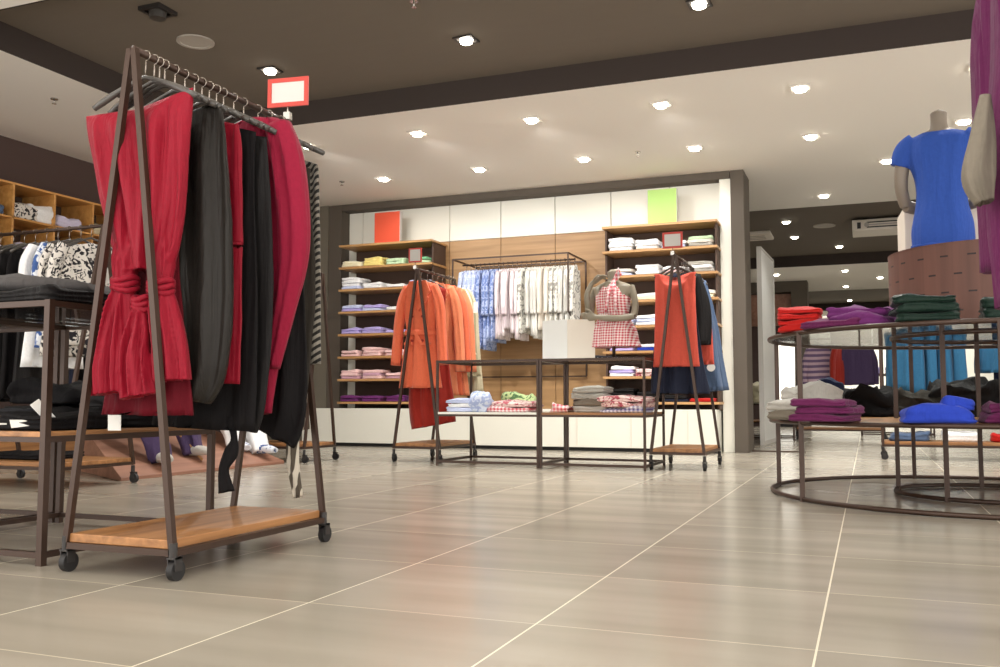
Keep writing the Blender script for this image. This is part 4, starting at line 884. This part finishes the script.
folded((-.03,5.3,.985),.34,.26,.05,'purple','violet crumpled top lying highest beside the green stack',mess=.024,rz=-.3)
rpile(.27,5.03,T,[('forest','dark green'),('forest','sequinned green'),('forest','bottle green')],.31,.28,.042,'jumper in the stack before the brown drum',mess=.013)
rpile(.66,5.02,T,[('forest','dark green'),('forest','deep green')],.28,.28,.045,'jumper in the stack at the right edge',mess=.013)
Sz = .44
rpile(-.36,5.5,Sz,[('grey','taupe grey'),('greyknit','pale grey')],.3,.3,.05,'garment at the left end of the round shelf',mess=.02,rz=-.4)
folded((-.3,5.62,Sz+.108),.3,.26,.06,'greyknit','light grey jumper peaked above the taupe pile on the round shelf',mess=.035,rz=.5,corner=.6)
rpile(-.2,5.14,Sz,[('magenta','magenta'),('magenta','plum magenta'),('magenta','dark magenta')],.3,.27,.036,'folded top in the pile on the round shelf',mess=.012,rz=-.3)
rpile(.3,4.97,Sz,[('blue','cobalt blue')],.32,.24,.06,'folded hooded top on the round shelf front',mess=.022,rz=.05)
folded((.4,4.99,Sz+.062),.12,.16,.05,'blue','cobalt blue hood bunched on top of the folded blue top',mess=.03)
rpile(.66,5.0,Sz,[('magenta','plum'),('magenta','magenta purple')],.3,.28,.045,'folded top right of the blue one on the round shelf',mess=.02)
for i, (x, y, w, h, mt, lb) in enumerate([(-.05,6.7,.4,.17,'black2','black garment heaped at the back left of the round shelf'),(.25,6.85,.36,.14,'olive','charcoal leather look garment heaped at the back of the round shelf'),(.62,6.9,.5,.2,'black','black garment heaped high at the back middle of the round shelf'),(1.05,6.75,.4,.18,'black2','black garment heaped at the back right of the round shelf'),(-.3,6.25,.3,.12,'black','black garment behind the grey pile on the round shelf')]):
    folded((x,y,Sz), w,.34,h, mt, lb, mess=.045, layers=4, corner=.6)
folded((-.22,6.45,Sz+.13),.14,.12,.1,'navy','navy scrap of clothing on the black heap of the round shelf',mess=.03,corner=.7)

# ------------------------------------------------------------------ purple jackets at the right edge, close
e = rack((.2,2.4,0), .3, 1.3, 1.72, 'wheeled rack just outside the right edge carrying purple jackets', rz=-PI/2, inset=.42)
m = body(MB(), [(-.09,.09,.03),(-.14,.19,.045),(-.4,.2,.05),(-.75,.2,.06),(-.95,.18,.05)], fold=.5, nf=7, seed=2, seg=44)
for s_ in (-1,1): sleeve(m, s_, .2, -.15, .7, .02, .055, s_+4, fold=.4)
pj = garment('purple_jacket', m, 'magenta', (.37,2.4,1.72), PI/2+.25, 'purple hooded jacket hanging at the right edge of the photo', 'jacket'); hanger((.37,2.4,1.72), PI/2+.25, 'hanger of the purple jacket at the right edge', .19)
o = MB().limb([(0,0,0),(-.01,0,-.1),(-.02,0,-.19),(-.01,0,-.25)], [(.012,.015),(.028,.035),(.036,.045),(.02,.03)], seg=24, sub=6, fold=.5, nf=5).build('sleeve', 'grey', None, (.27,2.36,1.25), label='grey gathered sleeve'); o.parent = pj; o.matrix_parent_inverse = (Matrix.Translation((.37,2.4,1.72)) @ Matrix.Rotation(PI/2+.25,4,'Z')).inverted()
m = body(MB(), [(-.09,.09,.03),(-.14,.19,.045),(-.6,.2,.05),(-1.0,.2,.05),(-1.22,.18,.05)], fold=.5, nf=7, seed=6, seg=40)
garment('purple_trousers', m, 'magenta', (.47,2.4,1.72), PI/2, 'longer purple garment reaching down the right edge', 'garment'); hanger((.47,2.4,1.72), PI/2, 'hanger of the longer purple garment', .19)

# ------------------------------------------------------------------ middle distance behind the round tables
o = MB().box((-.02,-.6,.05),(.02,.6,2.42)).build('mirror_panel', 'card_light', None, (-1.19,12.4,0), R(-2)); tag(o, 'tall narrow pale panel standing beyond the grey wall end', 'mirror')
MB().box((-.028,-.61,0),(.028,.61,.05)).box((-.028,-.62,.05),(.028,-.6,2.44)).box((-.028,.6,.05),(.028,.62,2.44)).box((-.028,-.62,2.42),(.028,.62,2.45)).build('frame', 'card', o)
# rack of teal garments
rack((.12,9.6,0), .5, 1.5, 1.3, 'wheeled rack of teal blue garments behind the round tables', rz=-PI/2)
for i, (x, mt, zb, nm) in enumerate([(.27,'skyblue',-.66,'teal blue'),(.38,'skyblue',-.7,'teal blue'),(.5,'skyblue',-.72,'teal blue'),(.62,'skyblue',-.7,'teal blue'),(.74,'skyblue',-.66,'teal blue'),(1.05,'skyblue',-.5,'teal blue'),(1.2,'navy',-.8,'navy'),(1.34,'black',-.8,'black')]):
    w_ = ['first','second','third','fourth','fifth','sixth','seventh','eighth'][i]
    m = body(MB(), [(-.1,.16,.03),(-.3,.18,.05),(zb,.2,.055)], fold=.5, nf=6, seed=i+90, seg=28, sub=4)
    garment('blouse', m, mt, (x,9.6,1.3), PI/2+.5, f'{nm} garment, {w_} from the left on the rack behind the round tables', 'garment', 'garments on the teal rack'); hanger((x,9.6,1.3), PI/2+.5, f'hanger of the {w_} garment from the left on the teal rack', .15, small=True)
for i, (x, mt, lb) in enumerate([(.35,'denim2','blue folded jeans on the base board of the teal rack'),(.8,'white','white folded top on the base board of the teal rack'),(1.2,'redfold','red folded top on the base board of the teal rack')]): folded((x,9.6,.17),.34,.32,.07,mt,lb,mess=.02)
# rack of knitwear farther back
rack((-.95,14,0), .5, 1.15, 1.42, 'distant rack of knitwear seen under the round glass top', rz=-PI/2)
for i, (x, mt, nm) in enumerate([(-.6,'sweater','striped pink and mauve sweater'),(-.33,'rust','rust coloured sweater'),(-.12,'purplepants','dusky purple cardigan')]):
    m = body(MB(), [(-.09,.1,.03),(-.14,.2,.05),(-.4,.22,.07),(-.66,.22,.07)], fold=.15, nf=5, seed=i+60, seg=30, sub=4)
    for s_ in (-1,1): sleeve(m, s_, .2, -.15, .5, .04, .05, i+s_)
    garment('knit_sweater', m, mt, (x,14,1.42), R(18) if i != 1 else R(60), f'{nm} on the distant rack seen under the round glass top', 'sweater'); hanger((x,14,1.42), R(18), f'hanger of the {nm}', .17, small=True)
table(-.1,.9,15.2,16,.95, 'distant frame table of folded lilac knitwear under the round glass top', .5, shelf='white_gloss')
for i, (x, mt, nm) in enumerate([(.08,'lilac','lilac'),(.4,'purple','violet'),(.7,'green','green')]): folded((x,15.5,.951),.28,.3,.1,mt,f'{nm} folded knitwear on the distant frame table',mess=.02,layers=4)
table(-2.1,-.95,13.3,14.0,.5, 'distant low table with cream cloth beyond the mirror panel', .25, shelf='board_wood')
folded((-1.5,13.5,.501),.5,.4,.24,'cream','cream garments heaped on the distant low table',mess=.05,layers=4,corner=.6)
e = empty('lit_mirror', (-1.55,19.85,0), 'distant bright white illuminated panel beyond the mirror', 'light panel')
MB().box((-.18,0,.5),(.2,.05,1.75)).build('panel', 'panel_glow', e) if 'panel_glow' in M else None
M['panel_glow'] = emis('panel_glow', (255,250,238), 1.6)
MB().box((-.2,0,.45),(.22,.05,1.75)).build('panel', 'panel_glow', e); MB().box((-.24,.01,.0),(.26,.06,1.8)).build('frame', 'rubber', e)

# far wall bay lit bright
for x in (-.8,.8,2.4):
    l = spot(None, (x,28.2,2.9), (x,31,1.2), 260, ang=120)

# ------------------------------------------------------------------ camera
cam = bpy.data.cameras.new('camera'); co = bpy.data.objects.new('camera', cam); C.objects.link(co); scene.camera = co
F = 928.0; yaw = R(21.58); pit = R(4.1)
co.location = (0,0,.55); co.rotation_euler = (PI/2+pit, 0, yaw)
cam.sensor_fit = 'HORIZONTAL'; cam.sensor_width = 36; cam.lens = F*36/1000; cam.clip_start = .05; cam.clip_end = 200
vs = scene.view_settings; vs.view_transform = 'Standard'; vs.look = 'None'; vs.gamma = 1; vs.use_curve_mapping = False; vs.exposure = .45
